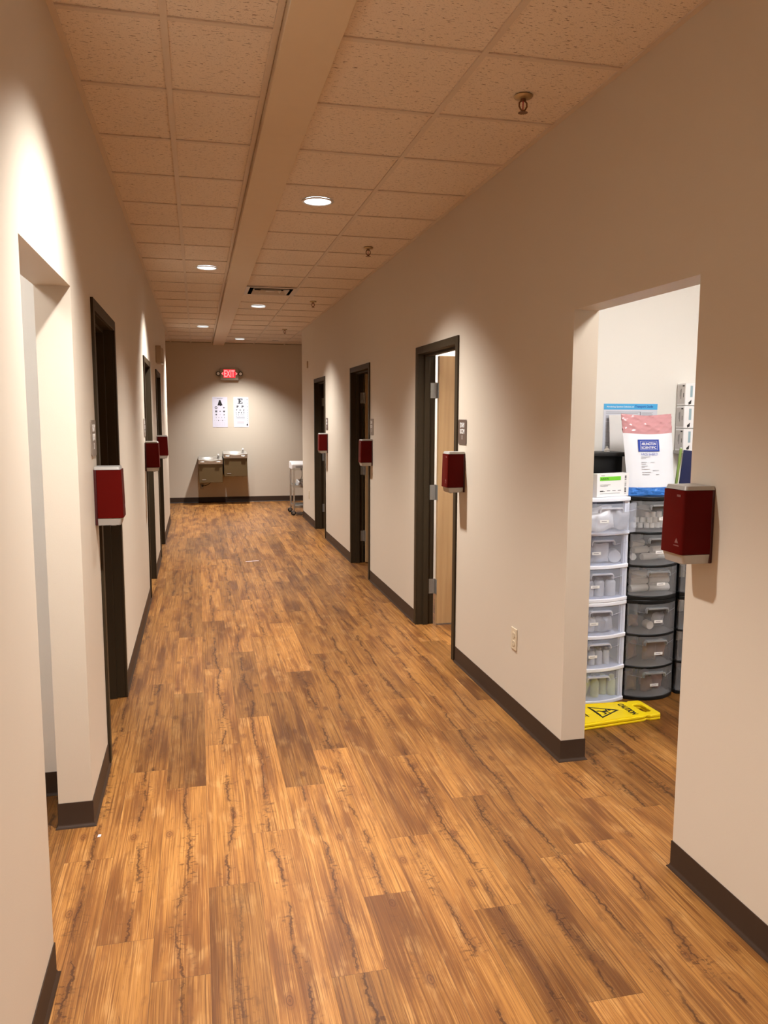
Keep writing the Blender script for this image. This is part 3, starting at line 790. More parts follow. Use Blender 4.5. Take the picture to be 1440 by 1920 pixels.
def slabE(cx, cz, w_, h_):
    s_ = w_*.22
    mb.box(cx-w_*.28, cx-w_*.04, ya, yb, cz-h_/2, cz+h_/2)
    mb.box(cx-w_/2, cx+w_/2, ya, yb, cz+h_/2-h_*.14, cz+h_/2).box(cx-w_/2, cx+w_/2, ya, yb, cz-h_/2, cz-h_/2+h_*.14)
    mb.box(cx-w_*.3, cx+w_*.22, ya, yb, cz-h_*.07, cz+h_*.07).box(cx+w_*.34, cx+w_/2, ya, yb, cz+h_*.20, cz+h_/2).box(cx+w_*.34, cx+w_/2, ya, yb, cz-h_/2, cz-h_*.20)
    mb.box(cx+w_*.12, cx+w_*.24, ya, yb, cz-h_*.16, cz+h_*.16)
slabE(-.016, .478, .090, .092)
TX = lambda s_, x, z, w_, h_: mb.text(s_, x, z, w_, h_, y=yb, thick=.0009, bold=.04)
TX('F', -.060, .376, .038, .044); TX('P', .030, .376, .038, .044)
for ch, x in zip('TOZ', (-.080, -.016, .050)): TX(ch, x, .314, .030, .030)
for ch, x in zip('LPED', (-.084, -.038, .008, .052)): TX(ch, x, .266, .021, .024)
for ch, x in zip('PECFD', (-.084, -.050, -.016, .018, .052)): TX(ch, x, .226, .014, .017)
for ch, x in zip('EDFCZP', (-.086, -.058, -.030, -.002, .026, .054)): TX(ch, x, .197, .010, .013)
for i in range(10): TX(str((i+1) % 10), .112, (.508, .440, .376, .314, .266, .226, .197, .160, .118, .074)[i], .010, .014)
mb.box(-.085, .065, ya, yb, .146, .149); mb.box(-.075, .055, ya, yb, .064, .066); mb.box(.098, .122, ya, yb, .030, .060)
mb.build('printed_letters', M['ink'], t)
mb = MB().box(-.086, .064, ya, yb, .170, .176); mb.build('green_bar', M['ink'], t)
mb = MB().box(-.074, .052, ya, yb, .094, .0985); mb.build('red_bar', M['ink_red'], t)

def fountain(loc, ch, label):
    t = thing('drinking_fountain', loc, 0, label, 'drinking fountain', 'wall drinking fountains')
    D_ = .44; W_ = .212
    MB().box(-W_+.004, W_-.004, -D_+.012, 0, 0, ch).build('cabinet', M['olive'], t, bevel=.004)
    # steel top: apron and dished basin
    mb = MB()
    def fn(u, v):
        x = -W_+2*W_*u; y = -D_+D_*v
        e = ((x+.01)/.155)**2 + ((y+.215)/.150)**2
        z = ch+.066 + .050*v
        if e < 1: z -= .055*(1-e)**.7
        z += .012*math.exp(-((y+D_)/.05)**2)*math.cos(x/W_*PI*1.0)*-1
        return (x, y, z)
    mb.grid(fn, 30, 30)
    basin = mb.build('basin', M['chrome'], t, smooth=True, fix=False)
    mb = MB()
    nseg = 30
    edge = [fn(u/nseg, 0) for u in range(nseg+1)]
    vs = [e for e in edge] + [(e[0], e[1], ch+.001) for e in edge]
    mb.add(vs, [(i, i+1, nseg+2+i, nseg+1+i) for i in range(nseg)])
    for X in (-W_, W_):
        ed = [fn(0 if X < 0 else 1, v/nseg) for v in range(nseg+1)]
        mb.add(ed + [(X, e[1], ch+.001) for e in ed], [(i, i+1, nseg+2+i, nseg+1+i) for i in range(nseg)])
    mb.build('apron', M['steel'], t)
    for s in (-.145, .135):
        MB().prism(rrect(.075, .022, .008, cx=s, cz=ch+.034), 'y', -D_-.016, -D_-.0005).build('push_bar', M['chrome'], t, bevel=.003)
    mb = MB().lathe([(.022, 0), (.020, .02), (.016, .022), (.015, .05), (.010, .055)], 16, Matrix.Translation((.145, -.16, ch+.085)))
    mb.prism([(-.19, .135), (-.15, .135), (-.145, .165), (-.150, .175), (-.165, .170), (-.19, .15)], 'x', .130, .160, Matrix.Translation((0, 0, ch)))
    mb.build('bubbler', M['steel'], t, bevel=.002)
    MB().box(-.155, -.085, -D_+.0095, -D_+.012, .048, .058).build('name_plate', M['silver'], t)
    return t
f1 = fountain((.219, YB-.001, .405), .335, 'lower steel-topped drinking fountain with the black plug cord below it')
f2 = fountain((.664, YB-.001, .512), .330, 'higher steel-topped drinking fountain, under the letter chart')
MB().tube([(.02, -.25, .004), (-.02, -.20, -.03), (-.06, -.12, -.065), (-.10, -.06, -.085), (-.135, -.035, -.088)], .006, 10).build('power_cord', M['black_rubber'], f1, smooth=True)
MB().lathe([(.010, 0), (.018, .006), (.019, .03), (.010, .045)], 14, Matrix.Translation((-.150, -.020, -.088)) @ Matrix.Rotation(PI/2, 4, 'X')).build('plug', M['black_rubber'], f1, smooth=True)
t = thing('fountain_outlet', (.060, YB, .30), 0, 'small metal outlet box under the lower fountain', 'outlet')
MB().box(-.03, .03, -.016, 0, -.05, .05).build('box', M['tan'], t, bevel=.003)
MB().box(-.018, .018, -.018, -.016, -.035, .035).build('receptacle', M['hinge'], t)

# ------------------------------------------------------------------ utility cart by the wall end
CX0, CX1, CY0, CY1 = 1.50, 2.00, 12.80, 13.27
t = thing('utility_cart', ((CX0+CX1)/2, (CY0+CY1)/2, 0), 0, 'steel utility cart on black casters, half hidden by the wall end', 'cart')
hw, hd = (CX1-CX0)/2, (CY1-CY0)/2
for sx in (-1, 1):
    for s_ in (-1, 1):
        MB().box(sx*hw-.013, sx*hw+.013, s_*hd-.013, s_*hd+.013, .085, .765).build('leg', M['steel'], t, bevel=.004)
        c_ = MB().lathe([(.010, .06), (.010, .09)], 12, Matrix.Translation((sx*hw, s_*hd, 0))).box(sx*hw-.030, sx*hw+.010, s_*hd-.017, s_*hd-.013, .030, .075).box(sx*hw-.030, sx*hw+.010, s_*hd+.013, s_*hd+.017, .030, .075).box(sx*hw-.020, sx*hw+.012, s_*hd-.017, s_*hd+.017, .070, .078).build('caster', M['hinge'], t)
        wm = Matrix.Translation((sx*hw-.012, s_*hd+.0115, .041)) @ Matrix.Rotation(PI/2, 4, 'X')
        MB().lathe([(.024, 0), (.036, 0), (.040, .004), (.040, .019), (.036, .023), (.024, .023)], 24, wm).build('wheel', M['black_rubber'], c_, smooth=True)
for z in (.735, .455, .125):
    mb = MB().box(-hw, hw, -hd, hd, z, z+.003)
    for s_ in (-1, 1):
        mb.box(-hw, hw, s_*hd-.002, s_*hd+.002, z-.004, z+.034).box(s_*hw-.002, s_*hw+.002, -hd, hd, z-.004, z+.034)
    mb.build('shelf', M['steel'], t)
def tub(loc, w_, d_, h_, label):
    t = thing('plastic_tub', loc, 0, label, 'tub')
    MB().prism([(-d_/2, 0), (d_/2, 0), (d_/2, h_*.8), (d_/2-.05, h_), (-d_/2+.11, h_), (-d_/2, h_*.72)], 'x', -w_/2, w_/2).build('body', M['tub'], t, bevel=.014, seg=3)
    MB().box(-w_/2+.06, w_/2-.06, -d_/2-.003, -d_/2+.02, h_*.1, h_*.6).build('front_panel', M['tub_grey'], t, bevel=.006)
tub((1.69, 13.02, .739), .44, .40, .125, 'white plastic tub on the top shelf of the steel cart')
tub((1.76, 13.02, .459), .36, .38, .105, 'white plastic tub on the middle shelf of the steel cart')
tag(MB().tube([(1.62, 12.79, .765), (1.632, 12.785, .70), (1.63, 12.785, .64), (1.607, 12.79, .575), (1.60, 12.80, .545), (1.61, 12.82, .520), (1.63, 12.835, .505)], .004, 8).build('cable', M['black_rubber'], smooth=True), 'thin dark cable hanging between the tubs of the steel cart', 'cable')

# ------------------------------------------------------------------ supply room: drawer towers
def bow(w_, b_, y0, n=14, x_in=0.0):
    return [(-w_/2+x_in+(w_-2*x_in)*i/n, y0-b_*(1-(2*i/n-1)**2)) for i in range(n+1)]
SH = .195; BAND = .027; TOPH = .0
def tower(name, loc, w_, d_, b_, kind, label, group, pulls=(0, 0, 0), labels=(1, 1, 1)):
    """three drawer tower: shelf bands, posts, drawers; local front corners on y=0, back at y=d_"""
    fm, dm, hm = (M['white_frame'], M['clear_white'], M['handle_white']) if kind == 'white' else (M['black_frame'], M['clear_smoke'], M['handle_smoke'])
    t = thing(name, loc, 0, label, 'drawer tower', group)
    hh = .5840; step = (hh-.022)/3
    bt = .022 if kind == 'white' else .012
    for k in range(4):
        z0 = k*step; th = BAND if k else .022
        pts = bow(w_, b_, 0) + [(w_/2, d_), (-w_/2, d_)]
        if k == 3: z0 = hh-.022; th = .022
        MB().prism(pts, 'z', z0, z0+(th if k in (0, 3) else bt)).build('shelf' if k < 3 else 'lid', fm, t, bevel=.004)
    for sx in (-1, 1):
        for yy in (.006 if kind == 'white' else .03, d_-.028):
            x0, x1 = sorted((sx*(w_/2-.004), sx*(w_/2-(.032 if kind == 'white' else .014)))); MB().box(x0, x1, yy, yy+.022, .02, hh-.02).build('post', fm, t)
        x0, x1 = sorted((sx*(w_/2-.005), sx*(w_/2-.008))); MB().box(x0, x1, .03, d_-.03, .02, hh-.02).build('side_panel', fm if kind == 'black' else M['handle_white'], t)
    for k in range(3):
        z0 = k*step+(.022 if k == 0 else bt)+.001; z1 = (k+1)*step-.002; pl = pulls[k]
        dw = (w_-(.020 if kind == 'white' else .008)) if not pl else w_-.018
        mb = MB()
        front = bow(dw, b_*.96, -.001-pl); inner = [(x*.985, y+.0025) for x, y in front]
        mb.prism(front + inner[::-1], 'z', z0, z1)
        bx = dw/2-.014; fy = -.002-pl
        mb.prism([(x*.93, y+.003) for x, y in front] + [(bx, d_-.05-pl), (-bx, d_-.05-pl)], 'z', z0, z0+.002)
        for s_ in (-1, 1):
            a, c_ = sorted((s_*bx, s_*(bx+.002))); mb.box(a, c_, fy+.004, d_-.05-pl, z0+.002, z1-.012)
        mb.box(-bx, bx, d_-.052-pl, d_-.05-pl, z0+.002, z1-.012)
        dr = mb.build('drawer', dm, t)
        # arched grip and the scoop line either side of it
        gw = .070; zz = z1-.048
        fy_ = lambda x: -.001-pl-b_*.96*(1-(2*x/dw)**2)
        arch = [(-gw, zz), (-gw, zz+.018), (-gw+.010, zz+.030), (gw-.010, zz+.030), (gw, zz+.018), (gw, zz), (gw-.006, zz), (gw-.006, zz+.015), (gw-.013, zz+.022), (-gw+.013, zz+.022), (-gw+.006, zz+.015), (-gw+.006, zz)]
        h_ = MB(); yf = fy_(gw)
        h_.prism(arch, 'y', yf-.022, yf-.0005)
        h_.box(-gw+.008, gw-.008, fy_(0)-.016, fy_(0)-.002, zz+.021, zz+.030)
        for s_ in (-1, 1):
            for i in range(6):
                xa = s_*(gw+(dw/2-.01-gw)*i/6); xb = s_*(gw+(dw/2-.01-gw)*(i+1)/6)
                za, zb = zz-.002+.012*i/6, zz-.002+.012*(i+1)/6
                ya_, yb_ = fy_(xa), fy_(xb)
                h_.add([(xa, ya_-.003, za-.0012), (xb, yb_-.003, zb-.0012), (xb, yb_-.003, zb+.0012), (xa, ya_-.003, za+.0012), (xa, ya_, za-.0012), (xb, yb_, zb-.0012), (xb, yb_, zb+.0012), (xa, ya_, za+.0012)],
                       [(0, 1, 2, 3), (4, 5, 6, 7), (0, 1, 5, 4), (3, 2, 6, 7), (1, 2, 6, 5), (0, 3, 7, 4)])
        h_.build('handle', hm, dr, bevel=.0015)
        if labels[k]:
            lx = random.uniform(-.005, .02) if kind == 'black' else -.035
            yl = fy_(abs(lx)+.026)-.0055; zl = (z0+z1)/2-.012
            lb = MB().box(lx-.026, lx+.026, yl-.0012, yl, zl-.008, zl+.008).build('label', M['label'], dr)
            MB().box(lx-.017, lx+.013, yl-.0015, yl-.001, zl-.0015, zl+.0018).build('label_print', M['ink_grey'], lb)
    return t
WX, WY, WW = 2.150, 3.965, .375
BXc, BYf, BW = 2.5005, 3.975, .309
TH = .5845
tower('drawer_tower', (WX, WY, 0), WW, .40, .045, 'white', 'lower white three-drawer tower, standing behind the yellow caution sign', 'white drawer towers', labels=(0, 1, 1))
tower('drawer_tower', (WX, WY, TH), WW, .40, .045, 'white', 'upper white three-drawer tower with its top drawer pulled open', 'white drawer towers', pulls=(0, 0, .075), labels=(1, 1, 1))
tower('drawer_tower', (BXc, BYf, 0), BW, .38, .060, 'black', 'lower black tower of three smoky drawers, touching the floor by the caution sign handle', 'black drawer towers')
tower('drawer_tower', (BXc, BYf, TH), BW, .38, .060, 'black', 'upper black tower of smoky drawers full of white rolls', 'black drawer towers')
tower('drawer_tower', (2.835, 3.990, 0), .30, .38, .060, 'black', 'lower part of the black tower tucked behind the opening edge', 'black drawer towers', labels=(0, 0, 0))
tower('drawer_tower', (2.835, 3.990, TH), .30, .38, .060, 'black', 'upper part of the black tower tucked behind the opening edge', 'black drawer towers', labels=(0, 0, 0))

# things inside the drawers
STEP = (.5840-.022)/3
def dz(level):           # inside floor of drawer 0..5, counted from the ground
    u_, k = divmod(level, 3); return u_*TH + k*STEP + (.022 if k == 0 else .022) + .0035
def roll(x, y, z, r, l, ang, label, group, name='gauze_roll', mat='gauze'):
    mb = MB().lathe([(r*.25, -l/2+.002), (r*.92, -l/2), (r, -l/2+.004), (r, l/2-.004), (r*.92, l/2), (r*.25, l/2-.002)], 18, Matrix.Rotation(PI/2, 4, 'Y'))
    o = mb.build(name, M[mat], smooth=True, loc=(x, y, z+r)); o.rotation_euler.z = ang
    return tag(o, label, 'roll', group)
def jar(x, y, z, r, h, label, group, body='bottle', cap='bottle_cap', tilt=0):
    t = thing('bottle', (x, y, z), 0, label, 'bottle', group)
    MB().lathe([(r*.9, 0), (r, .006), (r, h*.72), (r*.8, h*.82), (r*.55, h*.85)], 18).build('body', M[body], t, smooth=True)
    MB().lathe([(r*.62, h*.85), (r*.62, h), (r*.5, h+.002)], 16).build('cap', M[cap], t, smooth=True)
    t.rotation_euler = (0, tilt, 0)
    if tilt: t.location.z += r*abs(math.sin(tilt))+.001
    return t
def packet(x, y, z, w_, h_, th, rot, mat, label, group, name='packet'):
    rnd = random.Random(int(x*1000)+int(z*777)+int(y*99))
    mb = MB(); n = 8; ph = [rnd.uniform(0, 6) for _ in range(4)]
    def sh(sg):
        def fn(u, v):
            e = min(u, 1-u, v, 1-v)*2
            b_ = th/2*min(1, e*2.2)**.6*(1+.35*math.sin(5*u+ph[0])*math.sin(6*v+ph[1]))
            return ((u-.5)*w_, sg*b_ + .006*math.sin(4*u+ph[2]), v*h_ + .004*math.sin(7*u+ph[3])+.003)
        return fn
    mb.grid(sh(1), n, n); mb.grid(sh(-1), n, n)
    o = mb.build(name, M[mat], smooth=True, loc=(x, y, z)); o.rotation_euler = rot
    return tag(o, label, 'packet', group)
# black tower, from the floor up
G = 'patterned packs in the lowest smoky drawer'
for x, y, m_ in ((2.425, 4.04, 'brown_pack'), (2.505, 4.00, 'brown_pack'), (2.590, 4.035, 'pink_pack'), (2.455, 4.12, 'pink_pack'), (2.560, 4.12, 'brown_pack')):
    packet(x, y, dz(0), .07, .085, .04, (0, 0, random.uniform(-.3, .3)), m_, 'brownish pack lying in the lowest smoky drawer', G)
G = 'brown packets in the second smoky drawer'
for x, y in ((2.425, 4.045), (2.512, 4.00), (2.598, 4.04)):
    packet(x, y, dz(1), .075, .105, .05, (0, 0, random.uniform(-.3, .3)), 'brown_pack', 'brownish packet in the second smoky drawer up', G)
roll(2.497, 4.00, dz(2), .024, .05, PI/2, 'lone pale roll in the third smoky drawer up', None, 'tape_roll')
packet(2.580, 4.03, dz(2), .09, .08, .05, (0, 0, .2), 'poly_grey', 'clear crumpled bag in the third smoky drawer up', None)
packet(2.43, 4.05, dz(2), .06, .07, .05, (0, 0, .1), 'brown_pack', 'single brown packet in the third smoky drawer up', None)
G = 'long gauze rolls in the fourth smoky drawer'
for i, (x, r_, l_, a) in enumerate(((2.445, .022, .115, .1), (2.575, .022, .125, -.05))):
    for q in range(3):
        roll(x + (.006 if q % 2 else 0), 4.035+.012*(q % 2), dz(3)+q*.041, r_, l_, a, 'white gauze roll stacked in the fourth smoky drawer up', G)
G = 'gauze rolls in the fifth smoky drawer'
for x, y, q, a in ((2.415, 4.065, 0, 1.2), (2.498, 4.02, 0, .1), (2.585, 4.04, 0, -.1), (2.455, 4.045, 1, .15), (2.566, 4.04, 1, .12), (2.44, 4.06, 2, .3)):
    roll(x, y, dz(4)+q*.036, .020, .10, a, 'white gauze roll loose in the fifth smoky drawer up', G)
G = 'small white rolls in the top smoky drawer'
for q, xs in enumerate(((2.405, 2.437, 2.469, 2.501, 2.533, 2.565, 2.597), (2.42, 2.453, 2.487, 2.52, 2.555, 2.585), (2.47, 2.505, 2.545))):
    for x in xs:
        r_ = .0145
        mb = MB().lathe([(r_*.35, .001), (r_, 0), (r_, .03), (r_*.35, .029)], 14)
        o = mb.build('tape_roll', M['gauze'], smooth=True, loc=(x, 4.0+random.uniform(-.006, .008)+.035*abs(x-2.51)/.1, dz(5)+q*.0305))
        tag(o, 'small white tape roll in the top smoky drawer', 'roll', G)
packet(2.50, 4.10, dz(5), .11, .115, .03, (0, 0, 0), 'gauze', 'cream pad standing at the back of the top smoky drawer', None, 'gauze_pad')
# white tower
G = 'pale green bottles in the lowest white drawer'
for x, y, tl in ((2.095, 4.0, .32), (2.17, 3.99, 0), (2.235, 4.02, .0), (2.28, 4.0, 0)):
    jar(x, y, dz(0), .024, .115, 'pale green bottle in the lowest frosted drawer', G, 'bottle_green', 'bottle_green', tl)
G = 'clear vials in the second white drawer'
for x in (2.10, 2.145, 2.19, 2.235): jar(x, 3.99, dz(1), .018, .095, 'small pale bottle in the second frosted drawer up', G)
G = 'crumpled bags in the third white drawer'
for x, m_ in ((2.13, 'poly_white'), (2.185, 'poly_grey'), (2.23, 'poly_grey')): packet(x, 3.99, dz(2), .065, .085, .04, (0, 0, .2), m_, 'crumpled clear bag in the third frosted drawer up', G)
G = 'specimen cups in the fourth white drawer'
for x in (2.11, 2.175, 2.245): jar(x, 3.99, dz(3), .029, .105, 'pale cup with a lid in the fourth frosted drawer up', G)
packet(2.10, 3.99, dz(4), .075, .09, .05, (0, 0, .1), 'poly_grey', 'grey packet beside the glassy roll in the fifth frosted drawer', None)
packet(2.185, 4.0, dz(4), .085, .105, .05, (0, 0, -.1), 'poly_white', 'pale upright packet in the fifth frosted drawer up', None)
roll(2.268, 4.01, dz(4), .036, .09, 1.2, 'wide glassy roll in the fifth frosted drawer up', None, 'wrap_roll', 'bottle')
G = 'white packets in the open top drawer'
for x, y, w_, h_, a in ((2.05, 3.900, .10, .085, .35), (2.15, 3.905, .12, .095, -.45), (2.255, 3.92, .09, .10, .4), (2.185, 3.975, .13, .125, -.2), (2.275, 3.99, .08, .11, -.25)):
    packet(x, y, dz(5)+.006, w_, h_, .026, (-.12, a*.5, 0), 'poly_white' if x < 2.2 else 'poly_grey', 'white packet heaped in the pulled-open frosted drawer', G)

# ------------------------------------------------------------------ on top of the towers
ZT2 = TH + .5840 + .001
t = thing('black_file_box', (2.235, 4.222, ZT2), 0, 'black lidded box at the back of the white tower', 'box')
MB().box(-.155, .155, -.06, .06, 0, .215).build('body', M['black_frame'], t, bevel=.004)
MB().box(-.168, .168, -.085, .080, .213, .238).build('lid', plain('black lid', (.016, .0145, .014), .45, spec=.3), t, bevel=.006)
MB().lathe([(.016, 0), (.016, .012), (.007, .02), (.007, .03), (.0, .032)], 14, Matrix.Translation((.075, -.02, .238))).build('knob', M['chrome'], t, smooth=True)
t = thing('carton', (2.226, 4.006, ZT2), .26, 'white carton with a bright green stripe on the white tower', 'carton')
MB().box(-.118, .118, -.028, .028, 0, .128).build('body', M['card'], t, bevel=.002)
MB().box(-.098, .055, -.0288, -.0282, .090, .112).build('green_stripe', M['green'], t)
mb = MB()
mb.text('SURGICAL', -.062, .101, .060, .010, y=-.0290, thick=.0003, bold=.01)
for z, x1 in ((.066, -.02), (.060, -.04), (.030, -.06)): mb.box(-.095, x1, -.0288, -.0282, z, z+.0016)
for x in (-.095, -.045, -.005, .035): mb.box(x, x+.024, -.0288, -.0282, .032, .035)
mb.box(-.095, .050, -.0288, -.0282, .018, .0195).box(-.090, -.065, -.0288, -.0282, .117, .119)
for i in range(12): mb.box(.085, .097, -.0288, -.0282, .014+i*.0085, .014+i*.0085+random.choice((.002, .004, .006)))
mb.build('print', M['ink'], t)
t = thing('carton', (2.045, 4.030, ZT2), -.03, 'plain white carton beside the green striped carton', 'carton')
MB().box(-.045, .045, -.05, .05, 0, .088).build('body', M['card'], t, bevel=.002)
MB().box(.030, .036, -.0508, -.0502, .06, .075).build('print', M['ink_grey'], t)

def bag_mesh(w0, w1, h_, th, nu=14, nv=18, seed=1, lean=.25):
    rnd = random.Random(seed); ph = [rnd.uniform(0, 6) for _ in range(6)]
    def sh(sg):
        def fn(u, v):
            w_ = w0+(w1-w0)*v
            e = max(0.0, min(u, 1-u)*2*min(1, (1-v)*3+.25)*min(1, v*6+.3))
            b_ = th/2*min(1, e*1.8)**.55
            rip = .0010*math.sin(9*u+ph[0]+3*v)+.0006*math.sin(13*v+ph[1])
            return ((u-.5)*w_, sg*b_+rip+lean*h_*v, h_*v+.006*math.sin(5*u+ph[2])*v)
        return fn
    return sh, nu, nv
# face shield bag: white body, pink film top, blue film foot
FX, FY = 2.498, 4.020
t = thing('face_shield_bag', (FX, FY, ZT2), 0, 'white face shield bag with pink film top and blue label, on the black tower', 'bag')
sh, nu, nv = bag_mesh(.290, .318, .452, .05, 16, 26, 3, .20)
def part(v0, v1):
    mb = MB()
    for sg in (1, -1): mb.grid(lambda u, v, f_=sh(sg): f_(u, v0+(v1-v0)*v), nu, max(3, int(nv*(v1-v0))))
    return mb
part(.10, .765).build('bag_body', M['bag_white'], t, smooth=True)
ft = MB()
for sg in (1, -1):
    fo = sh(sg)
    def top(u, v, fo=fo, sg=sg):
        x, y, z = fo(u, .765+.235*v)
        cr = abs(math.sin(9*u+5*v+1.0))**10*.0035 + abs(math.sin(14*u-9*v))**14*.003 + abs(math.sin(5*u+13*v+2))**12*.0025
        return (x, y - sg*cr*min(1, v*5)*(-1), z)
    ft.grid(top, 48, 16)
ft.build('film_top', M['film_pink'], t, smooth=True)
ft = MB(); rnd = random.Random(11)
for sg in (1, -1):
    fo = sh(sg); wob = {}
    def foot(u, v, fo=fo, sg=sg, wob=wob):
        x, y, z = fo(u, .10*v)
        k = (round(u*30), round(v*8))
        if k not in wob: wob[k] = rnd.uniform(-.0040, .0040)
        e = 1.0 if 0 < k[0] < 30 and 0 < k[1] < 8 else 0.0
        return (x, y + sg*.003 + wob[k]*e, z)
    ft.grid(foot, 30, 8)
ft.build('film_foot', M['film_blue'], t, smooth=True, fix=False)
LEAN = math.atan(.20)
def front_y(z): return .20*z - .0262
def tilted(mb):
    """stand a flat print on the leaning front of the bag"""
    mb.v = [(x, y + front_y(z), z) for x, y, z in mb.v]; return mb
tilted(MB().box(-.080, .052, -.0022, -.001, .245, .312)).build('blue_label', M['deep_blue'], t)
mb = MB().text('ARLINGTON', -.014, .288, .090, .0150, y=-.0024, thick=.0004, bold=.012).text('SCIENTIFIC', -.014, .267, .094, .0135, y=-.0024, thick=.0004, bold=.012)
for a in (-.067, .0385): mb.box(a, a+.0010, -.0028, -.0023, .254, .303)
for z in (.254, .302): mb.box(-.067, .0395, -.0028, -.0023, z, z+.0010)
tilted(mb).build('label_lettering', M['white_ink'], t)
tilted(MB().text('FACE SHIELD', -.012, .230, .104, .0135, y=-.0012, thick=.0005, bold=.0)).build('title_lettering', plain('muted violet blue', (.16, .20, .50), .5), t)
mb = MB()
for z, a, b in ((.214, -.058, .0), (.206, -.058, -.028), (.184, -.058, -.024), (.184, .0, .024), (.174, -.058, -.030), (.164, -.058, -.020), (.156, -.058, -.04), (.146, -.058, -.008), (.138, .010, .048), (.128, -.058, -.004), (.116, -.058, -.012), (.116, .03, .048)):
    mb.box(a-.008, b-.008, -.0016, -.001, z, z+.0022)
tilted(mb).build('small_print', M['ink_grey'], t)
t = thing('face_shield_bag', (2.555, 4.325, ZT2), 0, 'greyish film bag standing behind the white face shield bag', 'bag')
sh, nu, nv = bag_mesh(.285, .295, .445, .032, 12, 16, 9, .10)
mb = MB(); mb.grid(sh(1), nu, nv); mb.grid(sh(-1), nu, nv); mb.build('bag_body', M['bag_grey'], t, smooth=True)

# poster on the room wall
t = thing('wall_poster', (2.567, 4.40, 1.150), 0, 'blue-headed transport guide poster on the supply room wall', 'poster')
MB().box(-.180, .180, -.002, 0, 0, .537).build('sheet', M['paper_blue'], t)
MB().box(-.180, .180, -.0028, -.002, .502, .537).build('header_band', M['header_blue'], t)
MB().text('Microbiology Specimen Collection and', -.070, .518, .180, .011, y=-.0028, thick=.0004, bold=.01).build('header_lettering', M['white_ink'], t)
MB().text('Transport Guide', .088, .519, .122, .019, y=-.0028, thick=.0004, bold=.02).build('title_lettering', M['deep_blue'], t)
mb = MB(); rnd = random.Random(4)
z = .488
mb.box(-.165, .07, -.0026, -.002, .486, .489).box(-.165, .05, -.0026, -.002, .478, .481)
for x0, x1, za, zb in ((-.165, -.075, .468, .435), (-.165, -.135, .425, .20), (-.03, .06, .470, .44), (.075, .155, .485, .45), (-.165, -.135, .19, .12)):
    z = za
    while z > zb:
        mb.box(x0, x1-rnd.uniform(0, .25)*(x1-x0), -.0026, -.002, z-.002, z); z -= .0052
mb.box(-.055, -.042, -.0026, -.002, .44, .470).box(.062, .070, -.0026, -.002, .45, .486)
mb.build('body_print', M['ink_grey'], t)
MB().box(-.170, -.130, -.0026, -.002, .215, .245).build('photo_block', M['ink'], t)

# glove boxes in a holder, leaning files below
t = thing('glove_box_holder', (2.985, 4.40, 1.385), 0, 'grey wall holder carrying the three glove cartons', 'holder')
MB().box(-.115, .115, -.095, 0, 0, .018).build('base_ledge', M['silver'], t, bevel=.002)
MB().box(-.07, .115, -.004, 0, .018, .41).build('back_plate', M['silver'], t)
for i, lb in enumerate(('lowest of the three stacked glove cartons', 'middle of the three stacked glove cartons', 'topmost of the three stacked glove cartons')):
    t = thing('glove_carton', (2.985, 4.348, 1.404+i*.137), random.uniform(-.02, .02), lb, 'carton', 'glove cartons on the supply room wall')
    MB().box(-.112, .112, -.042, .042, 0, .134).build('body', M['card'], t, bevel=.003)
    mb = MB().box(-.1128, -.1122, -.036, .036, .010, .124)
    mb.build('side_panel', M['card_grey'], t)
    mb = MB().prism([(-.090, .018), (-.070, .034), (-.072, .010), (-.088, .004)], 'y', -.0432, -.0422); mb.build('corner_mark', M['ink'], t)
    mb = MB().box(-.1134, -.1126, -.03, -.012, .114, .122)
    mb.box(-.1134, -.1126, .000, .003, .040, .100).box(-.1134, -.1126, .010, .012, .055, .095).box(-.1134, -.1126, -.026, -.022, .050, .075)
    mb.build('dark_print', M['ink'], t)
    MB().box(-.080, -.064, -.0432, -.0422, .050, .118).build('teal_print', M['teal_print'], t)
def folder(loc, th, d_, h_, tilt, mat, label):
    t = thing('file_folder', loc, 0, label, 'folder')
    t.rotation_euler = (0, tilt, math.radians(-31))
    MB().box(0, th, -d_/2, d_/2, 0, h_).build('cover', M[mat], t, bevel=.003)
    MB().box(.003, th-.003, -d_/2+.004, d_/2+.002, .004, h_+.002).build('pages', M['card'], t)
folder((2.680, 4.085, ZT2+.001), .014, .035, .262, 0.085, 'leafgreen', 'leaf green folder upright beside the face shield bag')
folder((2.700, 4.075, ZT2+.001), .084, .040, .252, 0.085, 'navy', 'thick navy binder under the glove cartons')
folder((2.778, 4.028, ZT2+.001), .012, .040, .245, 0.085, 'card', 'white folder against the navy binder')

# ------------------------------------------------------------------ yellow caution sign lying folded on the floor
t = thing('caution_sign', (1.766, 3.735, .0), .035, 'yellow folded CAUTION wet floor sign lying on the planks', 'caution sign')
L_ = .635; t.scale = (.975, .95, .95)
def board(z0, z1):
    return MB().prism([(0, -.165), (.04, -.160), (.52, -.118), (.545, -.100), (.560, -.118), (.625, -.112), (L_, -.095), (L_, .095), (.625, .112), (.560, .118), (.545, .100), (.52, .118), (.04, .160), (0, .165)], 'z', z0, z1)
def board_holed(z0, z1, name):
    # outline with a grip slot: two halves meeting round the slot
    mb = MB()
    up = [(0, 0), (0, .165), (.04, .160), (.52, .118), (.545, .102), (.560, .116), (.625, .112), (L_, .095), (L_, 0), (.605, 0), (.605, .050), (.590, .060), (.565, .060), (.552, .050), (.552, 0)]
    mb.prism(up, 'z', z0, z1); mb.prism([(x, -y) for x, y in up][::-1], 'z', z0, z1)
    return mb.build(name, M['yellow'], t, bevel=.004, seg=3)
board_holed(.000, .014, 'lower_board'); bd = board_holed(.016, .032, 'upper_board')
mb = MB()
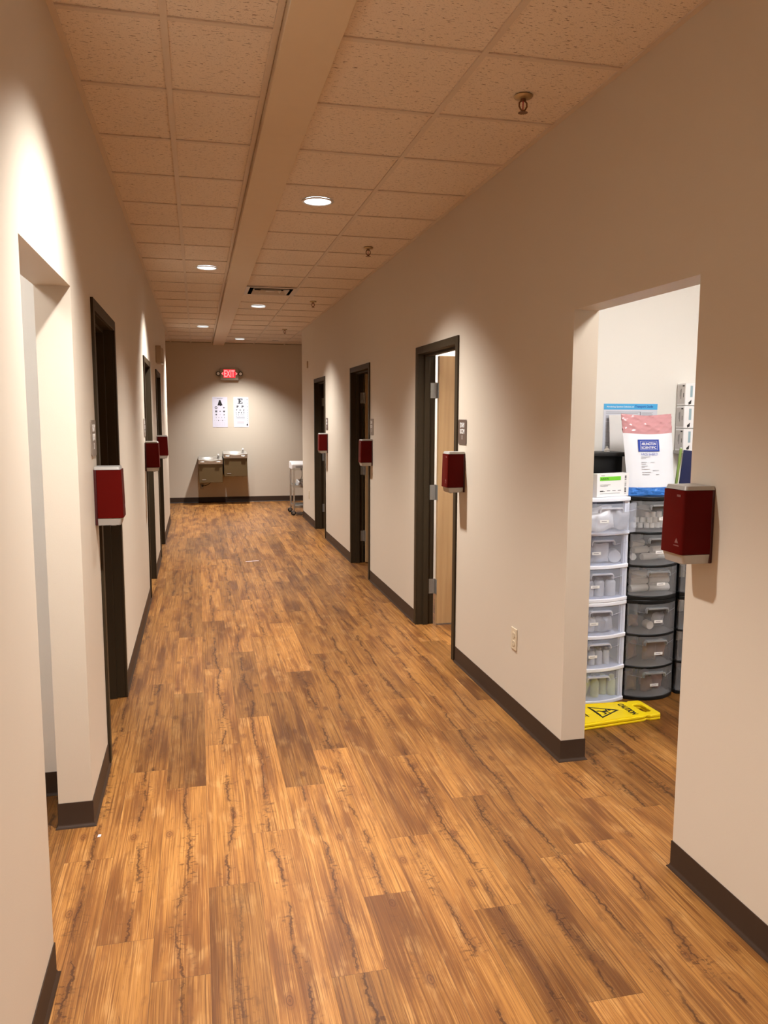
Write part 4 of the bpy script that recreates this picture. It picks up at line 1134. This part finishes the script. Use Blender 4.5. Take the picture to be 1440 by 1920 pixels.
for s_ in (-1, 1):
    mb.add([(.03, s_*.150, .0318), (.50, s_*.110, .0318), (.50, s_*.104, .0318), (.03, s_*.143, .0318), (.03, s_*.150, .0350), (.50, s_*.110, .0350), (.50, s_*.104, .0350), (.03, s_*.143, .0350)],
           [(0, 1, 2, 3), (4, 5, 6, 7), (0, 1, 5, 4), (1, 2, 6, 5), (2, 3, 7, 6), (3, 0, 4, 7)])
mb.build('raised_rib', M['yellow'], t)
# print: text right = local -y, up = local +x
def turn(mb_, z): mb_.v = [(p[1], -p[0], z + (.0006 if p[2] > .05 else 0)) for p in mb_.v]; return mb_
def flat(mb_, txt, cx, cz, w_, h_, bold=.02):
    tmp = MB().text(txt, cx, cz, w_, h_, y=0, thick=.1, bold=bold, plane='xy'); mb_.add(tmp.v, tmp.f)
mb = MB()
flat(mb, 'CAUTION', 0, .488, .168, .038, .035)
flat(mb, 'WET', 0, .205, .10, .040); flat(mb, 'FLOOR', 0, .155, .15, .036)
flat(mb, 'CUIDADO', 0, .085, .17, .030); flat(mb, 'PISO MOJADO', 0, .045, .21, .024)
A, B, C = Vector((0, .435)), Vector((-.086, .285)), Vector((.086, .285))
cen = (A+B+C)/3
for P1, P2 in ((A, B), (B, C), (C, A)):
    q1, q2 = cen+(P1-cen)*.80, cen+(P2-cen)*.80
    mb.add([(P1.x, P1.y, 0), (P2.x, P2.y, 0), (q2.x, q2.y, 0), (q1.x, q1.y, 0), (P1.x, P1.y, .1), (P2.x, P2.y, .1), (q2.x, q2.y, .1), (q1.x, q1.y, .1)], [(0, 1, 2, 3), (4, 5, 6, 7), (0, 1, 5, 4), (2, 3, 7, 6)])
def limb(p, q, r_):
    p, q = Vector(p), Vector(q); n_ = Vector((-(q-p).y, (q-p).x)).normalized()*r_
    a = [p+n_, q+n_, q-n_, p-n_]
    mb.add([(v.x, v.y, 0) for v in a]+[(v.x, v.y, .1) for v in a], [(0, 1, 2, 3), (4, 5, 6, 7), (0, 1, 5, 4), (1, 2, 6, 5), (2, 3, 7, 6), (3, 0, 4, 7)])
for p, q, r_ in (((-.004, .362), (.004, .330), .009), ((-.002, .360), (-.028, .368), .004), ((-.002, .356), (.026, .364), .004), ((.004, .332), (.028, .340), .0048), ((.028, .340), (.038, .322), .0045), ((.002, .332), (-.014, .320), .0048), ((-.014, .320), (-.010, .302), .0045), ((-.045, .296), (.045, .296), .003)):
    limb(p, q, r_)
mb.prism([(-.012+.009*math.cos(2*PI*k/12), .380+.009*math.sin(2*PI*k/12)) for k in range(12)], 'z', 0, .1)
turn(mb, .0326).build('black_print', M['ink'], t)

# a paper crumb on the floor
tag(MB().prism([(-.006, -.009), (.005, -.007), (.007, .008), (-.004, .010)], 'z', .0005, .002).build('paper_scrap', M['paper'], loc=(-.405, 3.06, 0)), 'tiny white paper scrap on the planks by the side opening corner', 'paper scrap')

tag(MB().box(-.075, .075, -.008, .008, .0004, .0012).build('tape_strip', M['paper'], loc=(.560, 8.820, 0), rotz=.17), 'short pale tape strip on the planks midway down the corridor', 'tape')
